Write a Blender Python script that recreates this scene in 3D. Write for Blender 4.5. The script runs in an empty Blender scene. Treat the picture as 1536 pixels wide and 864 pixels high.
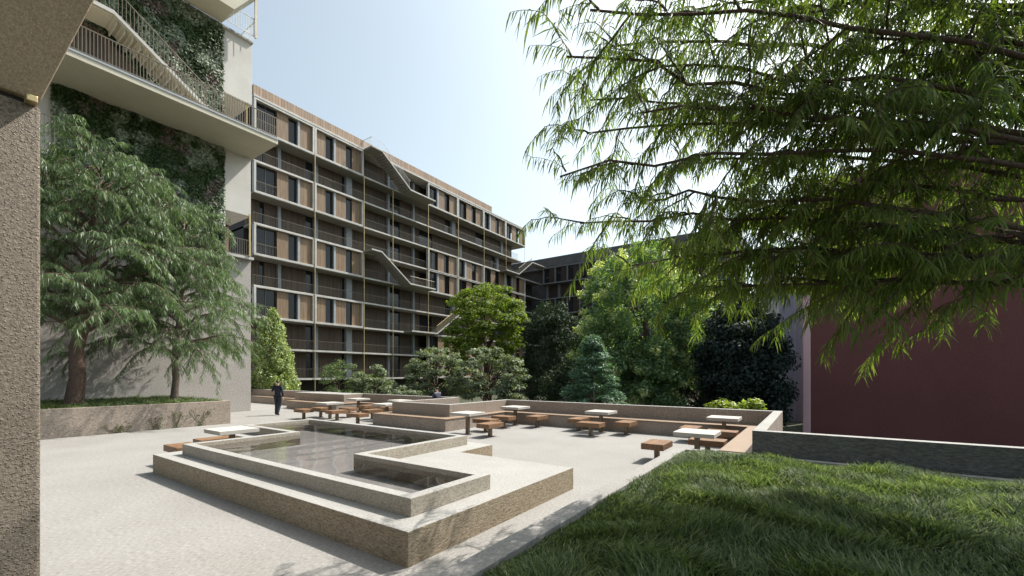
import bpy, math, random
import numpy as np
from mathutils import Vector, Matrix

random.seed(7)
rng = np.random.default_rng(11)
S = bpy.context.scene
COL = S.collection

# ------------------------------------------------------------------ camera, sky, sun, exposure
cam_d = bpy.data.cameras.new('camera'); cam = bpy.data.objects.new('camera', cam_d); COL.objects.link(cam)
cam.location = (0, 0, 2.1); cam.rotation_euler = (math.radians(90), 0, math.radians(34.85))
cam_d.sensor_width = 36; cam_d.lens = 36 * 652 / 1536; cam_d.shift_y = 128 / 1536
cam_d.clip_start = 0.05; cam_d.clip_end = 3000
S.camera = cam
SUN = Vector((0.28, 0.70, 1.0)).normalized()
W = bpy.data.worlds.new('World'); S.world = W; W.use_nodes = True
wn = W.node_tree.nodes; wl = W.node_tree.links
bg = wn['Background']; sky = wn.new('ShaderNodeTexSky'); sky.sky_type = 'NISHITA'
sky.sun_disc = False; sky.sun_elevation = math.asin(SUN.z); sky.sun_rotation = math.atan2(SUN.x, SUN.y)
sky.air_density = 1.0; sky.dust_density = 4.0; sky.ozone_density = 1.0; sky.altitude = 50
hsv = wn.new('ShaderNodeHueSaturation'); hsv.inputs['Saturation'].default_value = 0.5
tint = wn.new('ShaderNodeMix'); tint.data_type = 'RGBA'; tint.blend_type = 'MULTIPLY'; tint.inputs['Factor'].default_value = 1.0; tint.inputs['B'].default_value = (0.95, 1.05, 1.03, 1)
wl.new(sky.outputs[0], hsv.inputs['Color']); wl.new(hsv.outputs[0], tint.inputs['A']); wl.new(tint.outputs['Result'], bg.inputs[0]); bg.inputs[1].default_value = 0.15
sd = bpy.data.lights.new('sun', 'SUN'); so = bpy.data.objects.new('sun', sd); COL.objects.link(so)
sd.energy = 5.0; sd.angle = math.radians(0.5); sd.color = (1.0, 0.95, 0.88)
so.rotation_euler = SUN.to_track_quat('Z', 'Y').to_euler(); so.location = (10, 25, 40)
S.view_settings.view_transform = 'Standard'; S.view_settings.look = 'None'
S.view_settings.exposure = 0.6; S.view_settings.gamma = 1.0
S.render.engine = 'CYCLES'
S.cycles.max_bounces = 7; S.cycles.diffuse_bounces = 3; S.cycles.glossy_bounces = 3
S.cycles.transparent_max_bounces = 8; S.cycles.transmission_bounces = 4
S.cycles.caustics_reflective = False; S.cycles.caustics_refractive = False
S.cycles.use_denoising = True

# ------------------------------------------------------------------ materials
def mat(name):
    m = bpy.data.materials.new(name); m.use_nodes = True
    nt = m.node_tree; return m, nt, nt.nodes['Principled BSDF']

def nd(nt, typ, **kw):
    n = nt.nodes.new(typ)
    for k, v in kw.items(): setattr(n, k, v)
    return n

def ramp(nt, fac, stops):
    r = nd(nt, 'ShaderNodeValToRGB'); e = r.color_ramp.elements
    while len(e) < len(stops): e.new(0.5)
    for i, (p, c) in enumerate(stops):
        e[i].position = p; e[i].color = (*c, 1) if len(c) == 3 else c
    nt.links.new(fac, r.inputs[0]); return r

def mixc(nt, a, b, fac, mode='MIX'):
    n = nd(nt, 'ShaderNodeMix', data_type='RGBA', blend_type=mode)
    for sock, v in ((n.inputs['Factor'], fac), (n.inputs['A'], a), (n.inputs['B'], b)):
        if hasattr(v, 'links'): nt.links.new(v, sock)
        elif isinstance(v, (int, float)): sock.default_value = v
        else: sock.default_value = (*v, 1)
    return n.outputs['Result']

def coords(nt, scale=(1, 1, 1), rot=(0, 0, 0)):
    t = nd(nt, 'ShaderNodeTexCoord'); m = nd(nt, 'ShaderNodeMapping')
    m.inputs['Scale'].default_value = scale; m.inputs['Rotation'].default_value = rot
    nt.links.new(t.outputs['Object'], m.inputs[0]); return m.outputs[0]

def noise(nt, vec, scale, detail=4, rough=0.6):
    n = nd(nt, 'ShaderNodeTexNoise'); n.inputs['Scale'].default_value = scale
    n.inputs['Detail'].default_value = detail; n.inputs['Roughness'].default_value = rough
    nt.links.new(vec, n.inputs['Vector']); return n.outputs[0]

def bump(nt, h, strength, dist, bs):
    b = nd(nt, 'ShaderNodeBump'); b.inputs['Strength'].default_value = strength
    b.inputs['Distance'].default_value = dist; nt.links.new(h, b.inputs['Height'])
    nt.links.new(b.outputs[0], bs.inputs['Normal']); return b

def concrete(name, dark, light, fine=60, streak=(1, 1, 1), bstr=0.5, bdist=0.004, big=0.8, rough=0.85, speck=0.0, speck_col=(0.7, 0.66, 0.6)):
    m, nt, b = mat(name)
    v = coords(nt, streak); v0 = coords(nt)
    n1 = noise(nt, v, fine, 5, 0.75); n2 = noise(nt, v0, big, 6, 0.65)
    c = ramp(nt, n1, [(0.30, dark), (0.68, light)]).outputs[0]
    s = ramp(nt, n2, [(0.3, (0.80, 0.79, 0.77)), (0.62, (1, 1, 1))]).outputs[0]
    c = mixc(nt, c, s, 0.75, 'MULTIPLY')
    h = n1
    if speck:
        vo = nd(nt, 'ShaderNodeTexVoronoi'); vo.inputs['Scale'].default_value = fine * speck
        nt.links.new(v, vo.inputs['Vector'])
        k = ramp(nt, vo.outputs['Distance'], [(0.12, (1, 1, 1)), (0.34, (0, 0, 0))]).outputs[0]
        rn = nd(nt, 'ShaderNodeSeparateColor'); nt.links.new(vo.outputs['Color'], rn.inputs[0])
        k2 = mixc(nt, k, ramp(nt, rn.outputs[0], [(0.45, (0, 0, 0)), (0.55, (1, 1, 1))]).outputs[0], 1.0, 'MULTIPLY')
        c = mixc(nt, c, speck_col, k2)
        h = mixc(nt, n1, k, 0.5, 'ADD')
    nt.links.new(c, b.inputs['Base Color']); b.inputs['Roughness'].default_value = rough
    b.inputs['Specular IOR Level'].default_value = 0.25
    bump(nt, h, bstr, bdist, b); return m

def wood(name, c0, c1, scale=(2, 26, 26), plank=0.0, axis=0, rough=0.55, gap=0.1):
    m, nt, b = mat(name); v = coords(nt, scale)
    n = noise(nt, v, 1.6, 5, 0.6); c = ramp(nt, n, [(0.3, c0), (0.7, c1)]).outputs[0]
    if plank:
        sx = nd(nt, 'ShaderNodeSeparateXYZ'); nt.links.new(coords(nt), sx.inputs[0])
        mm = nd(nt, 'ShaderNodeMath', operation='MULTIPLY'); mm.inputs[1].default_value = 1 / plank
        nt.links.new(sx.outputs[axis], mm.inputs[0])
        fr = nd(nt, 'ShaderNodeMath', operation='FRACT'); nt.links.new(mm.outputs[0], fr.inputs[0])
        fl = nd(nt, 'ShaderNodeMath', operation='FLOOR'); nt.links.new(mm.outputs[0], fl.inputs[0])
        wnz = nd(nt, 'ShaderNodeTexWhiteNoise', noise_dimensions='1D'); nt.links.new(fl.outputs[0], wnz.inputs['W'])
        tint = ramp(nt, wnz.outputs[0], [(0, (0.78, 0.78, 0.78)), (1, (1.12, 1.1, 1.08))]).outputs[0]
        c = mixc(nt, c, tint, 1.0, 'MULTIPLY')
        g = ramp(nt, fr.outputs[0], [(0.0, (0.25, 0.22, 0.2)), (gap, (1, 1, 1)), (1 - gap, (1, 1, 1)), (1.0, (0.25, 0.22, 0.2))]).outputs[0]
        c = mixc(nt, c, g, 1.0, 'MULTIPLY')
        bump(nt, g, 0.6, 0.01, b)
    nt.links.new(c, b.inputs['Base Color']); b.inputs['Roughness'].default_value = rough
    b.inputs['Specular IOR Level'].default_value = 0.3
    return m

def plain(name, col, rough=0.6, metal=0.0, var=0.12, scale=3, spec=0.4):
    m, nt, b = mat(name); n = noise(nt, coords(nt), scale, 5, 0.6)
    c = ramp(nt, n, [(0.3, tuple(x * (1 - var) for x in col)), (0.7, tuple(min(1, x * (1 + var)) for x in col))]).outputs[0]
    nt.links.new(c, b.inputs['Base Color']); b.inputs['Roughness'].default_value = rough
    b.inputs['Metallic'].default_value = metal; b.inputs['Specular IOR Level'].default_value = spec; return m

def leafmat(name, cols, trans=0.35, rough=0.45, spec=0.4, tcol=None):
    m, nt, b = mat(name); g = nd(nt, 'ShaderNodeNewGeometry')
    n = len(cols); c = ramp(nt, g.outputs['Random Per Island'], [(i / max(1, n - 1), cc) for i, cc in enumerate(cols)]).outputs[0]
    nt.links.new(c, b.inputs['Base Color']); b.inputs['Roughness'].default_value = rough
    b.inputs['Specular IOR Level'].default_value = spec
    t = nd(nt, 'ShaderNodeBsdfTranslucent')
    tc = mixc(nt, c, tcol or (1.5, 1.6, 0.5), 1.0, 'MULTIPLY'); nt.links.new(tc, t.inputs[0])
    mx = nd(nt, 'ShaderNodeMixShader'); mx.inputs[0].default_value = trans
    nt.links.new(b.outputs[0], mx.inputs[1]); nt.links.new(t.outputs[0], mx.inputs[2])
    nt.links.new(mx.outputs[0], nt.nodes['Material Output'].inputs[0]); return m

M = {}
M['plaza'] = concrete('plaza_paving', (0.165, 0.156, 0.146), (0.345, 0.33, 0.312), 40, (1, 0.45, 1), 0.7, 0.006, 0.5)
M['stone'] = concrete('rough_stone', (0.12, 0.09, 0.055), (0.46, 0.38, 0.275), 42, (0.4, 0.4, 1.4), 0.9, 0.014, 1.6)
M['rim'] = concrete('rim_stone', (0.19, 0.165, 0.13), (0.50, 0.45, 0.375), 46, (0.5, 0.5, 1.2), 0.8, 0.01, 1.6)
M['stone_top'] = concrete('honed_stone', (0.23, 0.222, 0.208), (0.38, 0.367, 0.348), 26, (1, 1, 1), 0.3, 0.004, 0.8)
M['wallcon'] = concrete('wall_concrete', (0.16, 0.125, 0.10), (0.42, 0.355, 0.30), 20, (1, 1, 1.4), 0.7, 0.012, 1.1)
M['shaded_wall'] = concrete('shaded_wall_stone', (0.06, 0.058, 0.06), (0.22, 0.21, 0.205), 24, (0.5, 0.5, 1.8), 0.9, 0.014, 1.2)  # darker grey than the other walls; the parapet's shade is put into this colour
M['tower'] = concrete('tower_render', (0.50, 0.48, 0.455), (0.61, 0.59, 0.56), 22, (1, 1, 1), 0.3, 0.006, 0.5)
M['towerbase'] = concrete('rough_base_render', (0.27, 0.25, 0.235), (0.43, 0.40, 0.375), 13, (1, 1, 1), 0.6, 0.015, 0.4)
M['column'] = concrete('exposed_aggregate', (0.15, 0.115, 0.085), (0.46, 0.38, 0.30), 60, (1, 1, 1), 1.0, 0.03, 2.0, 0.5, 1.2, (0.74, 0.64, 0.52))
M['colhead'] = concrete('smooth_bounce_aggregate', (0.30, 0.22, 0.155), (0.62, 0.48, 0.36), 95, (1, 1, 1), 0.5, 0.004, 1.5, 0.6, 1.2, (0.74, 0.58, 0.38))  # finer than the shaft; warm light bounced from below is put into the colour
M['soffit'] = concrete('soffit_concrete', (0.46, 0.43, 0.345), (0.58, 0.545, 0.45), 20, (1, 1, 1), 0.2, 0.003, 0.6)
M['slab'] = concrete('slab_concrete', (0.20, 0.19, 0.165), (0.29, 0.275, 0.24), 10, (1, 1, 1), 0.2, 0.003, 0.5)
M['frame'] = plain('pale_frame', (0.42, 0.405, 0.38), 0.5, 0, 0.18, 1.2)
M['grey'] = plain('blue_grey_render', (0.27, 0.29, 0.31), 0.6)
M['panel'] = wood('timber_panel', (0.185, 0.125, 0.078), (0.285, 0.20, 0.13), (3, 6, 0.6), 0.11, 1, 0.6, 0.12)
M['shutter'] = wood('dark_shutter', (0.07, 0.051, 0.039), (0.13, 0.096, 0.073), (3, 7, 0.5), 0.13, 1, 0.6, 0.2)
M['parap'] = wood('slatted_parapet', (0.27, 0.185, 0.125), (0.37, 0.26, 0.18), (3, 6, 0.6), 0.30, 1, 0.6, 0.1)
M['seat'] = wood('oiled_hardwood', (0.16, 0.085, 0.045), (0.31, 0.18, 0.10), (3, 22, 22), 0.11, 1, 0.5, 0.05)
M['benchwood'] = wood('bench_timber', (0.20, 0.14, 0.097), (0.32, 0.23, 0.165), (2, 20, 20), 0.0)
M['tabletop'] = concrete('table_stone', (0.33, 0.31, 0.28), (0.55, 0.52, 0.48), 60, (1, 1, 1), 0.3, 0.003, 2)
M['leg'] = plain('bronze_leg', (0.17, 0.135, 0.10), 0.4, 0.6)
M['gold'] = plain('brass_post', (0.42, 0.33, 0.17), 0.4, 0.5)
M['rail'] = plain('bronze_railing', (0.13, 0.11, 0.085), 0.45, 0.5)
M['palerail'] = plain('pale_railing', (0.62, 0.64, 0.65), 0.4)
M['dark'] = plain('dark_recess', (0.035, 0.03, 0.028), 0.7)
M['maroon'] = plain('maroon_render', (0.10, 0.045, 0.04), 0.7)
M['red'] = concrete('red_render', (0.135, 0.052, 0.052), (0.182, 0.072, 0.071), 14, (1, 1, 1), 0.5, 0.01, 0.3)
M['pink'] = plain('lit_red_render', (0.62, 0.40, 0.42), 0.6, 0, 0.06, 1)  # paler version of the red render, light on the wall's end painted in
M['lav'] = plain('lavender_render', (0.42, 0.39, 0.50), 0.6, 0, 0.06, 1)
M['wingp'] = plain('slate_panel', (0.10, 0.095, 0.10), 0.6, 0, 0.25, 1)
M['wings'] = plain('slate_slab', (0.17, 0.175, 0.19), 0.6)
M['soil'] = plain('garden_soil', (0.045, 0.05, 0.025), 0.95, 0, 0.5, 2)
M['turf'] = plain('turf_soil', (0.02, 0.035, 0.012), 0.95, 0, 0.5, 6)
M['bark'] = concrete('bark', (0.055, 0.035, 0.028), (0.17, 0.115, 0.09), 22, (2, 2, 0.35), 1.0, 0.03, 2)
M['bark2'] = concrete('grey_bark', (0.09, 0.065, 0.055), (0.24, 0.185, 0.155), 22, (2, 2, 0.35), 1.0, 0.02, 2)
M['suit'] = plain('navy_suit', (0.012, 0.014, 0.026), 0.6)
M['suit2'] = plain('grey_jacket', (0.05, 0.05, 0.085), 0.6)
M['skin'] = plain('skin', (0.52, 0.32, 0.23), 0.5)
M['hair'] = plain('dark_hair', (0.02, 0.014, 0.011), 0.5)
M['shoe'] = plain('black_leather', (0.01, 0.01, 0.01), 0.35)
M['lcd'] = plain('phone_case', (0.7, 0.7, 0.7), 0.3)
M['greenwall'] = leafmat('living_wall_leaf', [(0.03, 0.055, 0.022), (0.06, 0.10, 0.04), (0.12, 0.15, 0.09), (0.03, 0.06, 0.02)], 0.15)
M['weep'] = leafmat('weeping_leaf', [(0.06, 0.09, 0.024), (0.11, 0.155, 0.04), (0.19, 0.235, 0.075), (0.08, 0.12, 0.034), (0.10, 0.14, 0.04), (0.17, 0.16, 0.07)], 0.45, 0.52, 0.18, (1.5, 1.7, 0.6))
M['weep2'] = leafmat('willow_leaf', [(0.035, 0.075, 0.03), (0.085, 0.14, 0.055), (0.19, 0.245, 0.115), (0.055, 0.10, 0.042)], 0.36, 0.42, 0.35, (1.3, 1.5, 0.7))
M['grass'] = leafmat('grass_blade', [(0.025, 0.052, 0.018), (0.09, 0.13, 0.05), (0.19, 0.245, 0.10), (0.05, 0.082, 0.028), (0.30, 0.32, 0.18)], 0.36, 0.5, 0.2, (1.35, 1.45, 0.75))
M['bright'] = leafmat('lime_leaf', [(0.20, 0.27, 0.04), (0.28, 0.34, 0.06), (0.36, 0.40, 0.09)], 0.45)
M['column_l'] = leafmat('hornbeam_leaf', [(0.12, 0.18, 0.07), (0.24, 0.30, 0.12), (0.42, 0.46, 0.24)], 0.35)
M['maple'] = leafmat('maple_leaf', [(0.08, 0.125, 0.024), (0.135, 0.185, 0.036), (0.21, 0.255, 0.06)], 0.45, 0.5, 0.25)
M['yew'] = leafmat('yew_leaf', [(0.02, 0.035, 0.02), (0.035, 0.055, 0.032), (0.05, 0.07, 0.042)], 0.15, 0.6, 0.12)
M['nightleaf'] = leafmat('dark_blue_leaf', [(0.014, 0.026, 0.022), (0.026, 0.042, 0.036), (0.042, 0.058, 0.052)], 0.15, 0.6, 0.12)
M['silver'] = leafmat('silver_leaf', [(0.07, 0.10, 0.058), (0.14, 0.175, 0.105), (0.28, 0.31, 0.20)], 0.3, 0.5, 0.25)
M['fern'] = leafmat('fern_leaf', [(0.05, 0.085, 0.03), (0.085, 0.13, 0.045), (0.12, 0.16, 0.07)], 0.3)
M['big'] = leafmat('broad_leaf', [(0.09, 0.15, 0.08), (0.15, 0.23, 0.12), (0.23, 0.31, 0.16), (0.11, 0.20, 0.12)], 0.45, 0.5, 0.25)
M['blossom'] = leafmat('pale_young_leaf', [(0.32, 0.38, 0.18), (0.45, 0.49, 0.27), (0.56, 0.58, 0.38)], 0.45)
M['spruce'] = leafmat('cedar_needles', [(0.045, 0.10, 0.06), (0.08, 0.16, 0.10), (0.14, 0.23, 0.15)], 0.25, 0.5, 0.25)
M['ivy'] = leafmat('ivy_leaf', [(0.05, 0.075, 0.02), (0.09, 0.12, 0.035), (0.14, 0.15, 0.06)], 0.3)

def glassmat():
    m, nt, b = mat('window_glass'); b.inputs['Base Color'].default_value = (0.018, 0.02, 0.024, 1)
    b.inputs['Roughness'].default_value = 0.06; b.inputs['Specular IOR Level'].default_value = 0.35
    n = noise(nt, coords(nt), 0.6, 2); bump(nt, n, 0.08, 0.05, b); return m
M['glass'] = glassmat()

def watermat():
    m, nt, b = mat('pool_water')
    v = coords(nt, (1, 1, 1)); n = noise(nt, v, 0.9, 2, 0.5)
    w = nd(nt, 'ShaderNodeTexWave', wave_type='BANDS'); w.inputs['Scale'].default_value = 0.35
    w.inputs['Distortion'].default_value = 9; w.inputs['Detail'].default_value = 2; nt.links.new(v, w.inputs['Vector'])
    h = mixc(nt, n, w.outputs[0], 0.35)
    bp = nd(nt, 'ShaderNodeBump'); bp.inputs['Strength'].default_value = 0.2; bp.inputs['Distance'].default_value = 0.05
    nt.links.new(h, bp.inputs['Height'])
    g = nd(nt, 'ShaderNodeBsdfGlossy'); g.inputs['Roughness'].default_value = 0.05; g.inputs['Color'].default_value = (0.9, 0.9, 0.9, 1)
    nt.links.new(bp.outputs[0], g.inputs['Normal'])
    t = nd(nt, 'ShaderNodeBsdfTransparent'); t.inputs[0].default_value = (0.76, 0.75, 0.75, 1)
    f = nd(nt, 'ShaderNodeFresnel'); f.inputs['IOR'].default_value = 1.42; nt.links.new(bp.outputs[0], f.inputs['Normal'])
    mx = nd(nt, 'ShaderNodeMixShader'); nt.links.new(f.outputs[0], mx.inputs[0])
    nt.links.new(t.outputs[0], mx.inputs[1]); nt.links.new(g.outputs[0], mx.inputs[2])
    nt.links.new(mx.outputs[0], nt.nodes['Material Output'].inputs[0]); return m
M['water'] = watermat()
M['poolfloor'] = concrete('pool_floor', (0.32, 0.312, 0.305), (0.44, 0.43, 0.42), 3, (1, 1, 1), 0.2, 0.003, 0.6)

def patchy_green():
    m, nt, b = mat('living_wall_planting'); g = nd(nt, 'ShaderNodeNewGeometry')
    v = coords(nt); n = noise(nt, v, 0.75, 4, 0.6)
    n2 = noise(nt, coords(nt, (1, 1, 1), (0.4, 0.2, 0.9)), 0.9, 3, 0.6)
    a = ramp(nt, g.outputs['Random Per Island'], [(0, (0.018, 0.04, 0.012)), (0.5, (0.04, 0.075, 0.02)), (1, (0.065, 0.10, 0.03))]).outputs[0]
    w = ramp(nt, g.outputs['Random Per Island'], [(0, (0.12, 0.17, 0.10)), (0.5, (0.26, 0.31, 0.22)), (1, (0.42, 0.45, 0.36))]).outputs[0]
    r = ramp(nt, g.outputs['Random Per Island'], [(0, (0.09, 0.07, 0.055)), (1, (0.24, 0.20, 0.16))]).outputs[0]
    c = mixc(nt, a, w, ramp(nt, n, [(0.46, (0, 0, 0)), (0.54, (1, 1, 1))]).outputs[0])
    c = mixc(nt, c, r, ramp(nt, n2, [(0.56, (0, 0, 0)), (0.62, (1, 1, 1))]).outputs[0])
    nt.links.new(c, b.inputs['Base Color']); b.inputs['Roughness'].default_value = 0.6; return m
M['patchy'] = patchy_green()

# ------------------------------------------------------------------ mesh helpers
class MB:
    def __init__(s): s.v = []; s.f = []
    def box(s, x0, x1, y0, y1, z0, z1):
        x0, x1 = min(x0, x1), max(x0, x1); y0, y1 = min(y0, y1), max(y0, y1); z0, z1 = min(z0, z1), max(z0, z1)
        n = len(s.v)
        s.v += [(x0, y0, z0), (x1, y0, z0), (x1, y1, z0), (x0, y1, z0), (x0, y0, z1), (x1, y0, z1), (x1, y1, z1), (x0, y1, z1)]
        s.f += [tuple(n + i for i in q) for q in ((3, 2, 1, 0), (4, 5, 6, 7), (0, 1, 5, 4), (1, 2, 6, 5), (2, 3, 7, 6), (3, 0, 4, 7))]
        return s
    def prism(s, poly, a0, a1, axis=2):
        # poly: 2D points in the two other axes (order kept), extruded along axis
        def P(p, a):
            return (p[0], p[1], a) if axis == 2 else ((a, p[0], p[1]) if axis == 0 else (p[0], a, p[1]))
        n = len(s.v); k = len(poly)
        s.v += [P(p, a0) for p in poly] + [P(p, a1) for p in poly]
        s.f += [tuple(n + k - 1 - i for i in range(k)), tuple(n + k + i for i in range(k))]
        for i in range(k):
            j = (i + 1) % k; s.f.append((n + i, n + j, n + k + j, n + k + i))
        return s
    def tube(s, pts, rad, sides=6):
        pts = [Vector(p) for p in pts]; n0 = len(s.v); m = len(pts)
        for i, p in enumerate(pts):
            t = (pts[min(i + 1, m - 1)] - pts[max(i - 1, 0)]).normalized()
            u = t.cross(Vector((0.13, 0.31, 1)) if abs(t.z) < 0.9 else Vector((1, 0.1, 0))).normalized(); w = t.cross(u)
            r = rad[i] if hasattr(rad, '__len__') else rad
            for k in range(sides):
                a = 2 * math.pi * k / sides; q = p + (u * math.cos(a) + w * math.sin(a)) * r; s.v.append(tuple(q))
        for i in range(m - 1):
            for k in range(sides):
                a = n0 + i * sides + k; b = n0 + i * sides + (k + 1) % sides
                s.f.append((a, b, b + sides, a + sides))
        s.f.append(tuple(n0 + (m - 1) * sides + k for k in range(sides)))
        return s
    def build(s, name, m, parent=None, bevel=0.0, smooth=False, fix=True):
        o0 = ORG.get(parent.name, Vector((0, 0, 0))) if parent else Vector((0, 0, 0))
        me = bpy.data.meshes.new(name)
        me.from_pydata([(x - o0.x, y - o0.y, z - o0.z) for x, y, z in s.v], [], s.f)
        if fix:
            import bmesh
            b = bmesh.new(); b.from_mesh(me); bmesh.ops.recalc_face_normals(b, faces=b.faces[:]); b.to_mesh(me); b.free()
        me.materials.append(m)
        o = bpy.data.objects.new(name, me); COL.objects.link(o)
        if parent: o.parent = parent; ORG[o.name] = o0
        if bevel:
            bv = o.modifiers.new('bevel', 'BEVEL'); bv.width = bevel; bv.segments = 2; bv.limit_method = 'ANGLE'
        if smooth:
            for p in me.polygons: p.use_smooth = True
        return o
ORG = {}

def tag(o, label=None, cat=None, group=None, kind=None):
    if label: o['label'] = label
    if cat: o['category'] = cat
    if group: o['group'] = group
    if kind: o['kind'] = kind
    return o

def thing(name, loc, label, cat, group=None):
    o = bpy.data.objects.new(name, None); COL.objects.link(o); o.location = loc; o.empty_display_size = 0.2
    ORG[o.name] = Vector(loc); return tag(o, label, cat, group)

def quads_obj(name, V, m, parent=None, nper=6, smooth=True):
    """V: (n, nper, 3). nper 4 -> one quad, nper 6 -> two quads."""
    o0 = ORG.get(parent.name, Vector((0, 0, 0))) if parent else Vector((0, 0, 0))
    V = np.asarray(V, dtype=np.float32) - np.array(o0, dtype=np.float32)
    n = V.shape[0]; base = np.arange(n, dtype=np.int32)[:, None] * nper
    if nper == 4: F = base + np.array([[0, 1, 2, 3]], dtype=np.int32)
    else: F = np.concatenate([base + np.array([[0, 1, 3, 2]], dtype=np.int32), base + np.array([[2, 3, 5, 4]], dtype=np.int32)], 1)
    F = F.reshape(-1); nf = F.size // 4
    me = bpy.data.meshes.new(name); me.vertices.add(n * nper); me.vertices.foreach_set('co', V.reshape(-1))
    me.loops.add(F.size); me.loops.foreach_set('vertex_index', F)
    me.polygons.add(nf); me.polygons.foreach_set('loop_start', np.arange(nf, dtype=np.int32) * 4)
    me.polygons.foreach_set('loop_total', np.full(nf, 4, dtype=np.int32))
    if smooth: me.polygons.foreach_set('use_smooth', np.ones(nf, dtype=bool))
    me.update(calc_edges=True); me.materials.append(m)
    o = bpy.data.objects.new(name, me); COL.objects.link(o)
    if parent: o.parent = parent; ORG[o.name] = o0
    return o

def nrm(a): return a / (np.linalg.norm(a, axis=-1, keepdims=True) + 1e-9)

def leaves6(P, D, L, Wd, bend):
    """curved narrow leaves: P base, D direction, L length, Wd width, bend = how much the tip falls"""
    P = np.asarray(P); D = nrm(np.asarray(D)); n = len(P)
    up = np.tile([0., 0., 1.], (n, 1)) + rng.normal(0, 0.5, (n, 3))
    Sd = nrm(np.cross(D, up)); L = L[:, None]; Wd = Wd[:, None]; bend = bend[:, None]
    dn = np.array([[0, 0, -1.]])
    mid = P + nrm(D + dn * bend * 0.25) * L * 0.45
    tip = mid + nrm(D + dn * bend) * L * 0.55
    return np.stack([P - Sd * Wd * .22, P + Sd * Wd * .22, mid - Sd * Wd * .5, mid + Sd * Wd * .5, tip - Sd * Wd * .06, tip + Sd * Wd * .06], 1)

def cards4(P, N, size, asp=0.55):
    n = len(P); N = nrm(N); r = nrm(rng.normal(0, 1, (n, 3))); U = nrm(np.cross(N, r)); Vv = np.cross(N, U)
    s = size[:, None] * 0.5; 
    return np.stack([P - U * s, P - Vv * s * asp, P + U * s, P + Vv * s * asp], 1)

def struct(name, mb, m, bevel=0.0):
    return tag(mb.build(name, m, None, bevel), kind='structure')

# ------------------------------------------------------------------ ground
g = MB(); g.v = [(-1500, -1500, -1.3), (1500, -1500, -1.3), (1500, 1500, -1.3), (-1500, 1500, -1.3)]; g.f = [(0, 1, 2, 3)]
tag(g.build('garden_ground', M['soil'], fix=False), kind='structure')
struct('plaza', MB().box(-46, 12, -40, 16.0, -0.6, 0.0), M['plaza'])
struct('path', MB().box(-46, -26.2, 16.02, 22, -0.6, -0.02), M['plaza'])

# ------------------------------------------------------------------ foreground column
col = thing('concrete_column', (-3.8, 0, 0), 'rough aggregate concrete column with a flared head, closest thing to the viewer at the left edge', 'column')
MB().box(-3.2, -4.6, -1.6, 0.44, 0, 3.44).build('shaft', M['column'], col, 0.012)
cp = MB(); h = 3.2
cp.v = [(-3.2, -1.6, 3.47), (-4.6, -1.6, 3.47), (-4.6, .44, 3.47), (-3.2, .44, 3.47)]
k, mm_ = 0.95, 0.30
cp.v += [(-3.2 + k * h, -2.2, 3.47 + h), (-4.6 - k * h, -2.2, 3.47 + h), (-4.6 - k * h, .44 + mm_ * h, 3.47 + h), (-3.2 + k * h, .44 + mm_ * h, 3.47 + h)]
cp.f = [(3, 2, 1, 0), (4, 5, 6, 7), (0, 1, 5, 4), (1, 2, 6, 5), (2, 3, 7, 6), (3, 0, 4, 7)]
cp.build('flared_head', M['colhead'], col, 0.012)
MB().box(-3.24, -4.56, -1.56, .40, 3.43, 3.48).build('joint', M['dark'], col)
MB().box(-3.215, -3.15, 0.385, 0.425, 3.435, 3.468).build('drain_spout', M['gold'], col, 0.004)

# ------------------------------------------------------------------ stone platform and pool
PLAT = [(-11.48, 3.2), (-3.6, 3.2), (-3.6, 7.13), (-6.35, 7.13), (-6.35, 8.3), (-13.98, 8.3), (-13.98, 5.48), (-11.48, 5.48)]
POOL = [(-10.95, 3.55), (-3.94, 3.55), (-3.94, 5.10), (-6.84, 5.10), (-6.84, 7.95), (-13.55, 7.95), (-13.55, 5.85), (-10.95, 5.85)]
pm = MB(); n = 8
IN0 = [(-10.85, 3.65), (-4.04, 3.65), (-4.04, 5.0), (-6.94, 5.0), (-6.94, 7.85), (-13.45, 7.85), (-13.45, 5.95), (-10.85, 5.95)]
for zt, P1 in ((0, PLAT), (0.388, PLAT), (0.388, IN0), (0, IN0)): pm.v += [(x, y, zt) for x, y in P1]
for a in range(3):
    for i in range(n): pm.f.append((a * n + i, a * n + (i + 1) % n, (a + 1) * n + (i + 1) % n, (a + 1) * n + i))
pt = tag(pm.build('stone_platform', M['stone'], None, 0.012), 'long low L stepped stone platform under the reflecting pool, its sharp corner towards the viewer', 'platform')
pt.data.materials.append(M['stone_top'])
for p in pt.data.polygons:
    if abs(p.normal.z) > 0.9: p.material_index = 1

def offset_poly(poly, d):
    out = []; n = len(poly)
    for i in range(n):
        p0, p1, p2 = (Vector(poly[(i + j) % n]) for j in (-1, 0, 1))
        e1 = (p1 - p0).normalized(); e2 = (p2 - p1).normalized()
        n1 = Vector((-e1.y, e1.x)); n2 = Vector((-e2.y, e2.x))
        out.append(tuple(p1 + (n1 + n2) * d))
    return out
INN = offset_poly(POOL, 0.17)
pl = thing('reflecting_pool', (-8, 5.5, 0.388), 'shallow stone rimmed reflecting pool with stepped outline on top of the platform', 'pool')
rim = MB(); n = len(POOL)
for zt, P1 in ((0.39, POOL), (0.61, POOL), (0.61, INN), (0.25, INN)): rim.v += [(x, y, zt) for x, y in P1]
for a in range(4):
    for i in range(n):
        j = (i + 1) % n; b = (a + 1) % 4
        rim.f.append((a * n + i, a * n + j, b * n + j, b * n + i))
ro = rim.build('rim', M['rim'], pl, 0.006)
ro.data.materials.append(M['stone_top'])
for p in ro.data.polygons:
    if p.normal.z > 0.9: p.material_index = 1
fl = MB(); fl.v = [(x, y, 0.28) for x, y in offset_poly(POOL, .15)]; fl.f = [tuple(range(n))]
fl.build('basin_floor', M['poolfloor'], pl, fix=False)
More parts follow.
